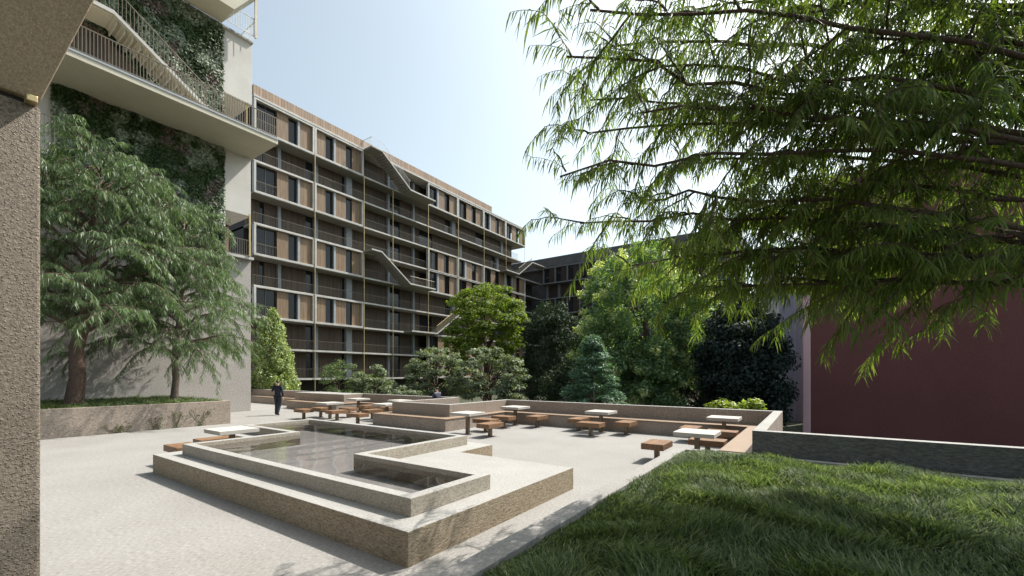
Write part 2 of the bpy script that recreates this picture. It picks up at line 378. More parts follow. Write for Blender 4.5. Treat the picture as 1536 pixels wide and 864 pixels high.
wt = MB(); wt.v = [(x, y, 0.53) for x, y in offset_poly(POOL, 0.168)]; wt.f = [tuple(range(n))]
tag(wt.build('water', M['water'], fix=False), kind='structure')

# ------------------------------------------------------------------ terrace walls and benches
def wall_thing(label, boxes, m=M['wallcon'], name='parapet_wall', cat='wall', top=True):
    mb = MB()
    for b in boxes: mb.box(*b)
    o = tag(mb.build(name, m, None, 0.01), label, cat)
    o.data.materials.append(M['stone_top'])
    for p in o.data.polygons:
        if p.normal.z > 0.9: p.material_index = 1
    return o
H1 = 0.92
wall_thing('long low concrete parapet along the far side of the terrace, trees right behind it', [(-11.25, -1.06, 15.76, 16.0, 0, H1)])
wall_thing('short concrete parapet with a broad pale top running towards the viewer in front of the red wall', [(-1.06, -0.82, 10.424, 16.0, 0, H1 + .002)])
wall_thing('dark shaded parapet behind the grass, in front of the red wall', [(-1.06, 9, 10.2, 10.42, 0, H1)], M['shaded_wall'])
wall_thing('hollow concrete upstand forming a box in the middle between the two groups of tables',
           [(-14.5, -11.25, 12.05, 12.25, 0, H1), (-14.5, -14.28, 12.252, 16.0, 0, H1), (-11.49, -11.25, 12.252, 16.0, 0, H1)])
wall_thing('concrete back wall of the alcove behind the left tables', [(-21.5, -14.5, 15.76, 16.0, 0, H1)])
wall_thing('pale concrete upstand block left of the alcove, behind the leftmost tables', [(-26.6, -21.5, 14.5, 16.0, 0, H1)])
wall_thing('far concrete parapet beyond the walking man, beside the tower corner', [(-44, -26.6, 15.7, 16.0, 0, H1)])

def bench(label, base_boxes, seat_boxes, loc):
    t = thing('terrace_bench', loc, label, 'bench')
    mb = MB()
    for b in base_boxes: mb.box(*b)
    mb.build('base', M['wallcon'], t, 0.008)
    mb = MB()
    for b in seat_boxes: mb.box(*b)
    mb.build('seat', M['benchwood'], t, 0.006)
    return t
zb, zs = 0.425, 0.462
bench('long timber topped bench at the foot of the far parapet', [(-10.85, -1.68, 15.1, 15.755, 0, zb)], [(-10.84, -1.69, 15.075, 15.757, zb, zs)], (-6, 15.4, 0))
bench('timber topped bench along the right parapet, from the grass planter to the far corner', [(-1.66, -1.063, 10.15, 15.757, 0, zb)], [(-1.68, -1.063, 10.13, 15.757, zb, zs)], (-1.4, 13, 0))
bench('dark fronted bench wrapping the front and right of the hollow middle block', [(-14.95, -10.87, 11.42, 12.045, 0, zb), (-11.245, -10.87, 12.047, 15.757, 0, zb), (-14.95, -14.505, 12.047, 15.757, 0, zb)],
      [(-14.96, -10.85, 11.4, 12.047, zb, zs), (-11.247, -10.85, 12.049, 15.757, zb, zs), (-14.96, -14.503, 12.049, 15.757, zb, zs)], (-13, 11.7, 0))
bench('bench against the alcove back wall, where a man sits', [(-21.0, -14.97, 15.15, 15.755, 0, zb)], [(-21.0, -14.98, 15.13, 15.757, zb, zs)], (-18, 15.4, 0))
bench('pale bench in front of the left upstand block, right of the walking man', [(-26.1, -21.02, 13.72, 14.495, 0, zb), (-21.495, -21.02, 14.497, 15.757, 0, zb)], [(-26.12, -21.0, 13.7, 14.497, zb, zs), (-21.497, -21.0, 14.499, 15.757, zb, zs)], (-23, 14, 0))
bench('far bench left of the walking man, under the far parapet', [(-44, -26.62, 15.05, 15.695, 0, zb)], [(-44, -26.62, 15.03, 15.697, zb, zs)], (-30, 15.3, 0))

# ------------------------------------------------------------------ tables and stools
def make_table():
    t = thing('cafe_table', (0, 0, 0), 'x', 'table', 'stone tables of the terrace')
    MB().box(-.44, .44, -.44, .44, .655, .75).build('tabletop', M['tabletop'], t, 0.008)
    MB().box(-.055, .055, -.055, .055, 0.012, .655).build('pedestal', M['leg'], t, 0.004)
    MB().box(-.1, .1, -.1, .1, 0, .012).build('foot_plate', M['leg'], t)
    return t
def make_stool():
    t = thing('block_stool', (0, 0, 0), 'x', 'stool', 'timber block stools of the terrace')
    MB().box(-.41, .41, -.26, .26, .305, .45).build('seat', M['seat'], t, 0.008)
    MB().box(-.055, .055, -.055, .055, 0.01, .305).build('pedestal', M['leg'], t, 0.004)
    MB().box(-.09, .09, -.09, .09, 0, .01).build('foot_plate', M['leg'], t)
    return t
def dup(root, loc, rz, label):
    r = root.copy(); COL.objects.link(r); r.location = loc; r.rotation_euler = (0, 0, rz); r['label'] = label
    for ch in root.children:
        c = ch.copy(); COL.objects.link(c); c.parent = r
    return r
TABLES = [(-2.25, 10.8, 'pale stone table nearest the grass planter corner, right of the lone stool'),
          (-2.3, 14.8, 'stone table in the far right corner of the terrace, against the two benches'),
          (-6.3, 14.65, 'stone table halfway along the long far bench'),
          (-10.04, 14.65, 'stone table in the corner where the far bench meets the hollow middle block'),
          (-9.88, 11.5, 'stone table just behind the right rear corner of the pool'),
          (-11.72, 4.82, 'dark edged stone table standing in the left notch of the pool'),
          (-18.5, 11.75, 'stone table nearest the walking man, in the left group'),
          (-20.2, 14.5, 'stone table at the left end of the alcove beside the upstand block'),
          (-15.7, 12.75, 'stone table left of the hollow middle block, beside its side bench'),
          (-17.3, 14.85, 'stone table at the middle of the alcove back bench')]
tb0 = make_table()
for i, (x, y, l) in enumerate(TABLES):
    if i == 0: tb0.location = (x, y, 0); tb0['label'] = l
    else: dup(tb0, (x, y, 0), 0, l)
R90 = math.pi / 2
STOOLS = [(-3.12, 10.6, R90, 'stool standing alone left of the table by the grass planter corner'),
          (-2.2, 11.75, 0, 'dark fronted stool behind the table by the grass planter corner'),
          (-2.2, 13.75, 0, 'dark stool on the near side of the far right corner table'),
          (-3.15, 14.2, R90, 'stool left of the far right corner table'),
          (-6.2, 13.55, 0, 'stool on the near side of the table halfway along the far bench'),
          (-7.15, 14.55, R90, 'stool left of the table halfway along the far bench'),
          (-5.32, 14.5, R90, 'stool right of the table halfway along the far bench'),
          (-8.9, 14.5, R90, 'stool right of the table in the corner by the hollow block'),
          (-9.9, 13.65, 0, 'stool on the near side of the table in the corner by the hollow block'),
          (-8.86, 11.45, R90, 'stool right of the table behind the rear pool corner'),
          (-9.8, 12.4, 0, 'stool on the far side of the table behind the rear pool corner'),
          (-12.6, 4.8, R90, 'stool left of the table in the pool notch'),
          (-11.95, 3.9, 0, 'rust red stool in front of the table in the pool notch, beside the platform end'),
          (-19.4, 11.0, 0, 'leftmost stool of the left group, its dark end towards the viewer'),
          (-19.5, 11.9, 0, 'stool just behind the leftmost stool of the left group'),
          (-17.56, 11.5, R90, 'stool right of the table nearest the walking man'),
          (-18.3, 12.6, 0, 'stool behind the table nearest the walking man'),
          (-15.5, 11.1, 0, 'stool between the pool back rim and the table left of the hollow block'),
          (-16.65, 12.7, R90, 'stool left of the table beside the hollow block'),
          (-19.1, 14.3, R90, 'stool right of the table at the left end of the alcove'),
          (-17.2, 14.0, 0, 'stool on the near side of the table at the middle of the alcove')]
st0 = make_stool()
for i, (x, y, r, l) in enumerate(STOOLS):
    if i == 0: st0.location = (x, y, 0); st0.rotation_euler = (0, 0, r); st0['label'] = l
    else: dup(st0, (x, y, 0), r, l)

# ------------------------------------------------------------------ grass planter (right) and tree planter (left)
lp = thing('grass_planter', (2, 6, 0), 'broad raised planter with pale concrete kerb filled with long grass, front right', 'planter')
kb = MB(); kb.box(-2.55, -2.3, -3, 10.06, 0, .45); kb.box(-2.3, 9, 9.88, 10.06, 0, .45)
kb.build('kerb', M['plaza'], lp, 0.012)
def lawn_z(x, y):
    e = np.minimum(np.clip((x + 2.3) / 1.2, 0, 1), np.clip((9.85 - y) / 1.0, 0, 1))
    return 0.37 + e * (0.10 + 0.07 * np.sin(x * 1.3 + 0.6) * np.cos(y * 1.1) + 0.04 * np.sin(2.7 * x + 1.9 * y))
xs = np.linspace(-2.3, 9, 60); ys = np.linspace(-3, 9.88, 66)
lm = MB()
for y in ys:
    for x in xs: lm.v.append((x, y, float(lawn_z(x, y)) - 0.01))
for j in range(len(ys) - 1):
    for i in range(len(xs) - 1):
        a = j * len(xs) + i; lm.f.append((a, a + 1, a + 1 + len(xs), a + len(xs)))
lm.build('soil', M['turf'], lp, smooth=True)

def blades(P, hl, wd, lean=0.55, freq=1.0):
    n = len(P); x, y = P[:, 0], P[:, 1]
    a = 2.6 * np.sin(x * 1.7 * freq + 1.3 * np.sin(y * 1.9 * freq)) + 2.2 * np.cos(y * 1.5 * freq + 1.1 * np.sin(x * 2.3 * freq)) + rng.normal(0, 0.95, n)
    q = 0.5 + 0.5 * np.sin(x * 3.1 * freq + 2 * np.sin(y * 2.2 * freq)) * np.cos(y * 2.9 * freq + 1.2 * np.sin(x * 1.1 * freq))
    L = hl * (0.55 + 0.45 * np.clip((x + 2.3) / .6, 0, 1)) * (0.4 + 1.1 * q ** 1.3) * rng.uniform(0.65, 1.3, n)
    le = lean * rng.uniform(0.5, 1.4, n)
    D = np.stack([np.cos(a) * le, np.sin(a) * le, np.ones(n)], 1)
    D = nrm(D); Sd = np.stack([-np.sin(a), np.cos(a), np.zeros(n)], 1) + rng.normal(0, 0.35, (n, 3)); Sd = nrm(Sd)
    w = (wd * rng.uniform(0.7, 1.3, n))[:, None]; L = L[:, None]
    hor = np.stack([np.cos(a), np.sin(a), -0.25 * np.ones(n)], 1) * le[:, None]
    mid = P + D * L * 0.55; tip = mid + nrm(D + hor * 1.1) * L * 0.5
    return np.stack([P - Sd * w * .5, P + Sd * w * .5, mid - Sd * w * .42, mid + Sd * w * .42, tip - Sd * w * .08, tip + Sd * w * .08], 1)
N = 200000
u = rng.uniform(0, 1, N); v = rng.uniform(0, 1, N)
gx = -2.3 + 11.0 * u ** 1.25; gy = 9.86 - 8.6 * v ** 1.15
P = np.stack([gx, gy, lawn_z(gx, gy) - 0.01], 1)
keep = (gx < 1.2 + gy * 0.55)
tag(quads_obj('lawn_grass', blades(P[keep], 0.165, 0.0135, 0.62), M['grass']), kind='stuff')

tp = thing('tree_planter', (-21, 2, 0), 'long raised concrete planter under the two weeping trees, at the foot of the tower', 'planter')
w_ = MB(); w_.box(-20.35, -20.13, -20, 8.23, 0, .95); w_.box(-25.99, -20.35, 8.03, 8.23, 0, .95)
w_.build('planter_wall', M['wallcon'], tp, 0.012)
MB().box(-25.99, -20.35, -20, 8.03, 0, .90).build('soil', M['turf'], tp)
N = 26000
P = np.stack([rng.uniform(-25.9, -20.3, N), rng.uniform(0.5, 8.0, N), np.full(N, .89)], 1)
tag(quads_obj('planter_grass', blades(P + np.array([40., 0, 0]), 0.17, 0.016, 0.6, 1.3) - np.array([40., 0, 0]), M['grass']), kind='stuff')

def climber(y0, h, wd, n, label):
    t = thing('climbing_plant', (-20.12, y0, 0), label, 'plant')
    mb = MB()
    Ls = []
    for s in range(5):
        a = rng.uniform(-wd, wd); pts = [(-20.115, y0 + a * k / 5 + rng.normal(0, .02), 0.02 + h * k / 5 * rng.uniform(.85, 1.0)) for k in range(6)]
        mb.tube(pts, 0.006, 4)
        Ls += pts
    mb.build('stem', M['bark2'], t)
    Ls = np.array(Ls); P = Ls[rng.integers(0, len(Ls), n)] + np.stack([rng.uniform(0.0, .05, n), rng.normal(0, .09, n), rng.normal(0, .07, n)], 1)
    P[:, 2] = np.clip(P[:, 2], .02, .93); P[:, 0] = np.maximum(P[:, 0], -20.11)
    quads_obj('leaf', cards4(P, rng.normal(0, .6, (n, 3)) + np.array([1, -.3, .4]), rng.uniform(.04, .09, n)), M['ivy'], t, 4)
    tag([c for c in t.children if c.name.startswith('leaf')][0], kind='stuff')
climber(4.6, .25, .45, 70, 'low sprig of weed at the foot of the tree planter wall, leftmost of the four')
climber(5.75, .5, .3, 60, 'small climbing plant on the tree planter wall, left of the middle')
climber(6.35, .62, .2, 45, 'thin upright creeper on the tree planter wall, right of the middle')
climber(7.15, .7, .5, 65, 'spreading creeper high on the right end of the tree planter wall')

# ------------------------------------------------------------------ left tower
tw = thing('residential_tower', (-29, 0, 0), 'pale rendered residential tower with living walls, balcony slabs and outdoor stairs, left', 'building')
TX = -26.0
wl_ = MB(); MB().box(TX, -34, -25, 11.66, 0, 8.545).build('base_wall', M['towerbase'], tw, 0.01)
wl_.box(TX, -34, 2.5, 10.3, 8.551, 14.15)
wl_.box(TX, -34, 10.301, 11.66, 10.9, 14.15)
wl_.box(TX, -34, 3.0, 10.2, 14.43, 20.6)
wl_.box(TX, -34, 10.201, 11.72, 17.2, 20.6)
wl_.build('wall', M['tower'], tw, 0.01)
rc = MB(); rc.box(-28.6, -34, 10.31, 11.6, 8.56, 10.89); rc.box(-28.4, -34, 10.21, 11.6, 14.44, 17.19); rc.box(-29, -34, -25, 2.49, 8.56, 14.14); rc.box(-29, -34, -25, 2.99, 14.44, 20.5)
rc.build('recess_wall', M['maroon'], tw)
MB().box(-28.3, -28.36, 10.25, 11.3, 14.46, 16.9).build('timber_screen', M['panel'], tw)
MB().box(-28.5, -28.56, 10.9, 11.5, 8.6, 10.8).build('timber_screen', M['panel'], tw)
MB().box(-28.5, -28.56, 10.32, 10.88, 8.6, 10.8).build('window', M['glass'], tw)
def slab_part(x0, x1, y0, y1, zt, th, nm='balcony_slab'):
    o = MB().box(x0, x1, y0, y1, zt - th, zt).build(nm, M['soffit'], tw, 0.01)
    MB().box(x0 + .03, x0 - .02, y0, y1 - .005, zt - .05, zt + .035).build('edge_strip', M['grey'], o)
    return o
slab_part(-23.2, -34, -25, 11.75, 14.42, .27)
slab_part(-23.2, -25.99, -25, 3.6, 10.2, .2)
MB().prism([(3.0, 10.0), (3.6, 10.0), (3.6, 9.75), (3.15, 9.1), (3.0, 9.1)], -23.25, -25.9, 0).build('slab_upstand', M['soffit'], tw)
MB().box(TX + .32, -34.1, 10.25, 11.68, 8.42, 8.56).build('balcony_slab', M['frame'], tw)
slab_part(-25.9, -34, -25, 11.74, 20.68, .08)
def railing(y0, y1, x, z, h, parent, step=0.11, m=M['rail'], r=0.012, name='railing'):
    mb = MB(); n = int((y1 - y0) / step)
    mb.box(x - .02, x + .02, y0, y1, z + h - .035, z + h); mb.box(x - .015, x + .015, y0, y1, z + .08, z + .11)
    for i in range(n + 1):
        y = y0 + (y1 - y0) * i / n; mb.box(x - r, x + r, y - r, y + r, z + .03, z + h - .036)
    return mb.build(name, m, parent, fix=False)
railing(-1, 11.7, -23.27, 14.45, 1.1, tw)
railing(0.5, 3.55, -23.27, 10.22, 1.45, tw, 0.12)
railing(10.25, 11.65, -25.95, 8.58, .95, tw)
railing(10.3, 11.7, -25.5, 20.69, 1.05, tw, .12, M['palerail'])
mb = MB(); mb.box(-33.9, -25.5, 11.68, 11.72, 21.7, 21.74)
for i in range(60): mb.box(-33.9 + .14 * i, -33.88 + .14 * i, 11.69, 11.71, 20.7, 21.7)
mb.build('railing', M['palerail'], tw, fix=False)
MB().box(-25.42, -25.5, 11.62, 11.70, 20.69, 26).build('post', M['gold'], tw)
MB().box(-26.05, -26.12, 11.45, 11.52, 14.43, 17.19).build('post', M['gold'], tw)
MB().box(-25.6, -25.68, 11.4, 11.48, 8.57, 10.89).build('post', M['gold'], tw)
# stair going up above the balcony, seen from below
def flight(y0, z0, y1, z1, x0, x1, th, parent, m=M['soffit'], land0=None, land1=None, nstep=14, name='stair_flight', tm=None):
    top = []
    if land0 is not None: top.append((land0, z0))
    top += [(y0, z0), (y1, z1)]
    if land1 is not None: top.append((land1, z1))
    poly = top + [(y, z - th) for y, z in reversed(top)]
    o = MB().prism(poly, x0, x1, 0).build(name, m, parent)
    st = MB()
    for i in range(nstep):
        f0 = i / nstep; f1 = (i + 1) / nstep; ya = y0 + (y1 - y0) * f0; yb = y0 + (y1 - y0) * f1; zm = max(z0 + (z1 - z0) * f0, z0 + (z1 - z0) * f1)
        zl = min(z0 + (z1 - z0) * f0, z0 + (z1 - z0) * f1)
        st.box(x0 + .05 * np.sign(x1 - x0), x1 - .05 * np.sign(x1 - x0), ya, yb, zl + .004, zm)
        # ribs under the flight
        st.box(x0 + .08 * np.sign(x1 - x0), x1 - .02 * np.sign(x1 - x0), ya + .35 * (yb - ya), ya + .5 * (yb - ya), zl - th - .12, zm - th - .03)
    st.build('step', tm or m, o)
    pe = [(y, z + .03) for y, z in top] + [(y, z - .13) for y, z in reversed(top)]
    MB().prism(pe, x0 + .02 * np.sign(x0 - x1), x0 + .07 * np.sign(x0 - x1), 0).build('lit_stringer', M['frame'], o)  # pale strip on the outer edge; its sunlit look is painted in
    return o
f1_ = flight(5.5, 17.5, 9.0, 15.1, -24.5, -25.75, .14, tw, M['soffit'], 4.4, None, 13)
def slope_rail(pts, x, h, parent, m, step=0.13, r=.01, name='railing'):
    mb = MB()
    for (ya, za), (yb, zb_) in zip(pts[:-1], pts[1:]):
        mb.tube([(x, ya, za + h), (x, yb, zb_ + h)], .02, 4)
        n = max(1, int(abs(yb - ya) / step))
        for i in range(n):
            y = ya + (yb - ya) * i / n; z = za + (zb_ - za) * i / n; mb.box(x - r, x + r, y - r, y + r, z + .01, z + h)
    return mb.build(name, m, parent, fix=False)
slope_rail([(4.4, 17.5), (5.5, 17.5), (9.0, 15.1)], -24.47, 1.0, tw, M['rail'])
MB().prism([(3.4, 14.45), (8.3, 14.45), (5.3, 17.2), (3.4, 17.2)], -25.9, -25.72, 0).build('stair_void_panel', M['shutter'], tw)  # dark panel added in place of the shadowed void under the stair
# upper flight leaving the frame
MB().prism([(10.15, 20.75), (12.2, 23.6), (12.2, 23.8), (8.0, 23.8), (6.0, 20.85), (6.0, 20.75)], -24.4, -25.9, 0).build('stair_flight', M['soffit'], tw)
railing(6.5, 10.2, -25.3, 20.75, 1.2, tw, .11)

def living_wall(y0, y1, z0, z1, x, n, nm):
    o = MB().box(x + .02, x, y0, y1, z0, z1).build(nm, M['turf'], tw)
    P = np.stack([np.full(n, x + .02) + rng.uniform(0, .12, n) ** 1.0, rng.uniform(y0 - .04, y1 + .04, n), rng.uniform(z0, z1 + .05, n)], 1)
    P[:, 0] += 0.07 * np.sin(P[:, 1] * 3.1) * np.cos(P[:, 2] * 2.7) + .05
    Nn = rng.normal(0, .55, (n, 3)) + np.array([1, 0, .45])
    q = quads_obj('foliage', cards4(P, Nn, rng.uniform(.07, .17, n), .6), M['patchy'], o, 4)
    tag(q, kind='stuff'); return o
living_wall(3.9, 10.25, 8.6, 14.13, TX, 42000, 'living_wall')
living_wall(3.2, 10.2, 14.44, 20.62, TX, 42000, 'living_wall')

# ------------------------------------------------------------------ main apartment building
ab = thing('apartment_building', (-48, 43, 0), 'long nine storey apartment block with pale frames, timber panels and dark galleries, behind the terrace', 'building')
FX = -44.0; F = [1.6 + 3 * k for k in range(10)]
Y0, YA, YS, Y1 = 19.95, 32.3, 42.75, 67.4
BACK = -45.7
for k, z in enumerate(F[:-1]):
    ye = Y1 if z > 19.7 else 73.0
    if z > 22: ye = Y1 if z > 25 else 66.2
    sl_ = MB().box(FX, -52, Y0, ye, z - .22, z).build('floor_slab', M['slab'], ab, 0.01)
    MB().box(FX + .05, FX + .005, Y0, ye - .01, z - .19, z - .02).build('edge_strip', M['frame'], sl_)  # added pale strip; the lit slab edge is put into its colour
MB().box(FX + .12, -58, Y0, Y1, F[9] - .02, F[9] + .2).build('roof_slab', M['frame'], ab, 0.01)
MB().box(FX + .02, FX - .15, Y0, 57.3, F[9] + .2, F[9] + 1.15).build('roof_parapet', M['parap'], ab)
MB().box(FX - .15, -58, Y0, 57.3, F[9] + .2, F[9] + 1.1).build('roof_deck', M['slab'], ab)
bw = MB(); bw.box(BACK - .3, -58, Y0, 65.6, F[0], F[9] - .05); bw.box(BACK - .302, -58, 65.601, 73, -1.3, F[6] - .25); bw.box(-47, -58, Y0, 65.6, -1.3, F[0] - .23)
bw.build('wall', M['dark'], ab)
def frame_bay(y0, y1, k, pattern, z0=None, z1=None):
    z0 = F[k]; z1 = F[k + 1] - .22; w = .2
    fr = MB(); x0, x1 = FX + .10, FX - .30
    fr.box(x0, x1, y0 + .02, y0 + .02 + w, z0 - .16, z1 + .16); fr.box(x0, x1, y1 - .02 - w, y1 - .02, z0 - .16, z1 + .16)
    fr.box(x0, x1, y0 + .021 + w, y1 - .021 - w, z1 - .02, z1 + .16); fr.box(x0, x1, y0 + .021 + w, y1 - .021 - w, z0 - .16, z0 + .05)
    f = fr.build('frame', M['frame'], ab, 0.008)
    a = y0 + .24; L = y1 - y0 - .48; za, zb2 = z0 + .06, z1 - .03; pos = 0
    for kind, wfr in pattern:
        ya, yb = a + L * pos, a + L * (pos + wfr); pos += wfr
        if kind == 'p':
            MB().box(FX - .12, FX - .2, ya, yb, za, zb2).build('panel', M['panel'], f)
        elif kind == 'q':
            MB().box(FX - .24, FX - .32, ya, yb, za, zb2).build('panel', M['panel'], f)
        elif kind == 'g':
            MB().box(FX - .05, FX - .3, ya, yb, za, zb2).build('pier', M['grey'], f)
        else:
            wn_ = MB().box(FX - .42, FX - .46, ya, yb, za, zb2).build('window', M['glass'], f)
            fm = MB(); t = .05; xx0, xx1 = FX - .36, FX - .44
            fm.box(xx0, xx1, ya, ya + t, za, zb2); fm.box(xx0, xx1, yb - t, yb, za, zb2); fm.box(xx0, xx1, ya + t, yb - t, zb2 - .07, zb2)
            if yb - ya > 1.3: fm.box(xx0, xx1, (ya + yb) / 2 - .03, (ya + yb) / 2 + .03, za, zb2 - .07)
            if kind == 'W':
                fm.box(xx0 + .3, xx0 + .33, ya, yb, za + .95, za + 1.0)
                for i in range(int((yb - ya) / .14)): fm.box(xx0 + .305, xx0 + .32, ya + .14 * i, ya + .14 * i + .016, za, za + .95)
            fm.build('window_frame', M['rail'], f, fix=False)
    return f
A1 = [('W', .36), ('p', .20), ('w', .17), ('g', .04), ('p', .23)]
A2 = [('p', .20), ('w', .17), ('g', .04), ('p', .23), ('w', .16), ('q', .20)]
B1 = [('w', .30), ('g', .05), ('p', .22), ('w', .18), ('p', .25)]
B2 = [('w', .33), ('p', .22), ('w', .18), ('p', .27)]
B3 = [('w', .26), ('g', .06), ('p', .24), ('w', .20), ('q', .24)]
for k in (2, 4, 6, 8):
    frame_bay(Y0, 26.12, k, A1); frame_bay(26.12, YA, k, A2)
for k in (0, 1, 4, 5, 8):
    for i, (ya, yb) in enumerate(((YS, 48.9), (48.9, 55.1), (55.1, 61.2), (61.2, Y1))):
        frame_bay(ya, yb, k, [B1, B2, B3, B2][(i + (k % 2)) % 4])
def gallery(y0, y1, k, cells, back=BACK):
    z0 = F[k]; z1 = F[k + 1] - .22; L = y1 - y0; pos = 0
    for kind, w in cells:
        ya, yb = y0 + L * pos, y0 + L * (pos + w); pos += w
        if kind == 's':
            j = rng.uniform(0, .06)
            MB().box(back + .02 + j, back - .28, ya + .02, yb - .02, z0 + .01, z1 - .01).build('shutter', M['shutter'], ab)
        elif kind == 'w': MB().box(back - .1, back - .28, ya, yb, z0 + .01, z1 - .01).build('gallery_window', M['glass'], ab)
        elif kind == 'g': MB().box(back + .35, back - .28, ya, yb, z0 + .002, z1 - .002).build('pier', M['grey'], ab)
GA = [('s', .22), ('w', .06), ('s', .21), ('g', .05), ('s', .46)]
GA2 = [('w', .14), ('g', .06), ('s', .52), ('w', .06), ('g', .12), ('s', .10)]
GB = [('s', .42), ('w', .10), ('g', .06), ('s', .42)]
GB2 = [('w', .2), ('s', .45), ('g', .05), ('s', .30)]
GS = [('s', .45), ('g', .03), ('w', .18), ('s', .20), ('g', .03), ('s', .11)]
for k in range(9):
    if k in (0, 1, 3, 5, 7): gallery(Y0, 26.12, k, GA); gallery(26.12, YA, k, GA2)
    gallery(YA, YS, k, GS)
    if k in (2, 3, 6, 7):
        gallery(YS, 55.1, k, GB if k % 2 else GB2); gallery(55.1, 65.4, k, GB2 if k % 2 else GB)
for k in range(9):
    segs = []
    if k in (0, 1, 3, 5, 7): segs.append((Y0, YA))
    segs.append((YA + .1, YS - .1))
    if k in (2, 3, 6, 7): segs.append((YS, 65.4))
    mb = MB()
    for ya, yb in segs:
        mb.box(FX - .1, FX - .13, ya, yb, F[k] + .95, F[k] + .99)
        for i in range(int((yb - ya) / .16)):
            mb.box(FX - .105, FX - .122, ya + .16 * i, ya + .16 * i + .016, F[k], F[k] + .95)
    mb.build('railing', M['rail'], ab, fix=False)
for y in (26.12, YA, 36.6, YS, 48.9, 55.1, 61.2):
    MB().box(FX + .16, FX + .11, y - .03, y + .03, -0.6, F[8] - .05).build('post', M['gold'], ab)
MB().box(FX + .05, FX, 67.25, 67.35, F[7], F[8] - .22).build('post', M['palerail'], ab)
XO = -42.49
def ext_stair(y0, z0, y1, z1, l0, l1):
    o = flight(y0, z0, y1, z1, XO, FX - .01, .20, ab, M['slab'], l0, l1, 17)
    return o
ext_stair(33.8, 28.75, 38.3, 25.64, 32.32, 42.7); slope_rail([(32.32, 28.75), (33.8, 28.75), (38.3, 25.64)], XO - .03, 1.05, ab, M['palerail'], .20, .008)
ext_stair(33.75, 16.68, 38.25, 13.62, 32.32, 42.7); slope_rail([(38.3, 13.62), (42.6, 13.62)], XO - .03, .95, ab, M['rail'])
ext_stair(43.06, 7.61, 47.5, 10.62, 38.5, None); slope_rail([(43.06, 7.61), (47.5, 10.62)], XO - .03, 1.0, ab, M['gold'])
ext_stair(63.2, 19.55, 67.6, 22.5, 59.4, 72.4); slope_rail([(63.2, 19.55), (67.6, 22.5)], XO - .03, 1.0, ab, M['rail'])
mb = MB(); mb.box(XO - .03, FX - .01, 32.3, 32.34, 29.75, 29.8)
for i in range(10): mb.box(XO - .1 - .14 * i, XO - .12 - .14 * i, 32.31, 32.33, 28.8, 29.75)
mb.build('railing', M['palerail'], ab, fix=False)

# ------------------------------------------------------------------ far wing
wg = thing('apartment_wing', (-30, 78, 0), 'dark slate grey apartment wing closing the courtyard at the far end, in shade', 'building')
WY = 73.0
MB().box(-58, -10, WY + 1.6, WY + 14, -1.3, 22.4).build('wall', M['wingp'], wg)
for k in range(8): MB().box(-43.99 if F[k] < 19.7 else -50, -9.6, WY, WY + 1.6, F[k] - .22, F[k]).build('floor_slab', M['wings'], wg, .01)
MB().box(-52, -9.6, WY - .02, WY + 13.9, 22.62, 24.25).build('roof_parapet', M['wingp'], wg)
MB().box(-52, -9.5, WY - .06, WY + .4, 24.25, 24.42).build('roof_coping', M['wings'], wg)
for k in range(1, 7):
    for i in range(13):
        xa = -43.5 + 2.6 * i
        if k % 2 == 0:
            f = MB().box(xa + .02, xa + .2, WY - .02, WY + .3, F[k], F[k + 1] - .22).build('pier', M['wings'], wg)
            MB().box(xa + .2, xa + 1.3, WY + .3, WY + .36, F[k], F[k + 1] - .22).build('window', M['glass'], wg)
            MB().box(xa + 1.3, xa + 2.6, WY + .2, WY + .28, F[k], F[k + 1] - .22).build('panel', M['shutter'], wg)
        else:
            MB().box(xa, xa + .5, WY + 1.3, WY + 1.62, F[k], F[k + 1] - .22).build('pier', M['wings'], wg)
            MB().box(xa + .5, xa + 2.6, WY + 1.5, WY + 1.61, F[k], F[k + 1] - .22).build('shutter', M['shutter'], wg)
hs = thing('distant_house', (-9, 95, 0), 'small pale house with slatted balcony and sloping roof, far off between wing and red wall', 'house')
MB().prism([(-9.5, -1.3), (-3.5, -1.3), (-3.5, 23.5), (-7.5, 25.8), (-9.5, 25.2)], 94, 104, 1).build('wall', M['tower'], hs)
MB().prism([(-9.6, 25.3), (-7.4, 26.1), (-3.2, 23.6), (-3.2, 23.9), (-7.4, 26.5), (-9.6, 25.6)], 93.6, 104, 1).build('roof', M['wings'], hs)
mb = MB()
for i in range(12): mb.box(-8.2 + .28 * i, -8.12 + .28 * i, 93.8, 93.9, 22.2, 24.3)
mb.build('balcony_slats', M['palerail'], hs, fix=False)
MB().box(-6.2, -5.4, 93.96, 94.05, 22.4, 23.4).build('window', M['glass'], hs)

# ------------------------------------------------------------------ red building
rb = thing('red_building', (6, 30, 0), 'windowless dark red rendered building rising behind the foreground tree, right', 'building')
MB().box(-0.16, 22, 26, 36, -1.3, 11.6).build('wall', M['red'], rb, 0.02)
MB().box(-0.50, -0.16, 25.9, 27.0, -1.3, 11.7).build('lit_end_strip', M['pink'], rb, 0.05)  # added strip, pale pink standing in for light on the red wall's end face
MB().box(-2.1, -0.2, 36.5, 37, -1.3, 8.6).build('side_wall', M['lav'], rb, 0.02)
MB().box(-1.15, -1.12, 36.45, 36.5, -1.3, 8.6).build('downpipe', M['palerail'], rb)

# ------------------------------------------------------------------ trees
def bez(p0, p1, p2, n):
    t = np.linspace(0, 1, n)[:, None]; p0, p1, p2 = map(np.asarray, (p0, p1, p2))
    return (1 - t) ** 2 * p0 + 2 * t * (1 - t) * p1 + t * t * p2

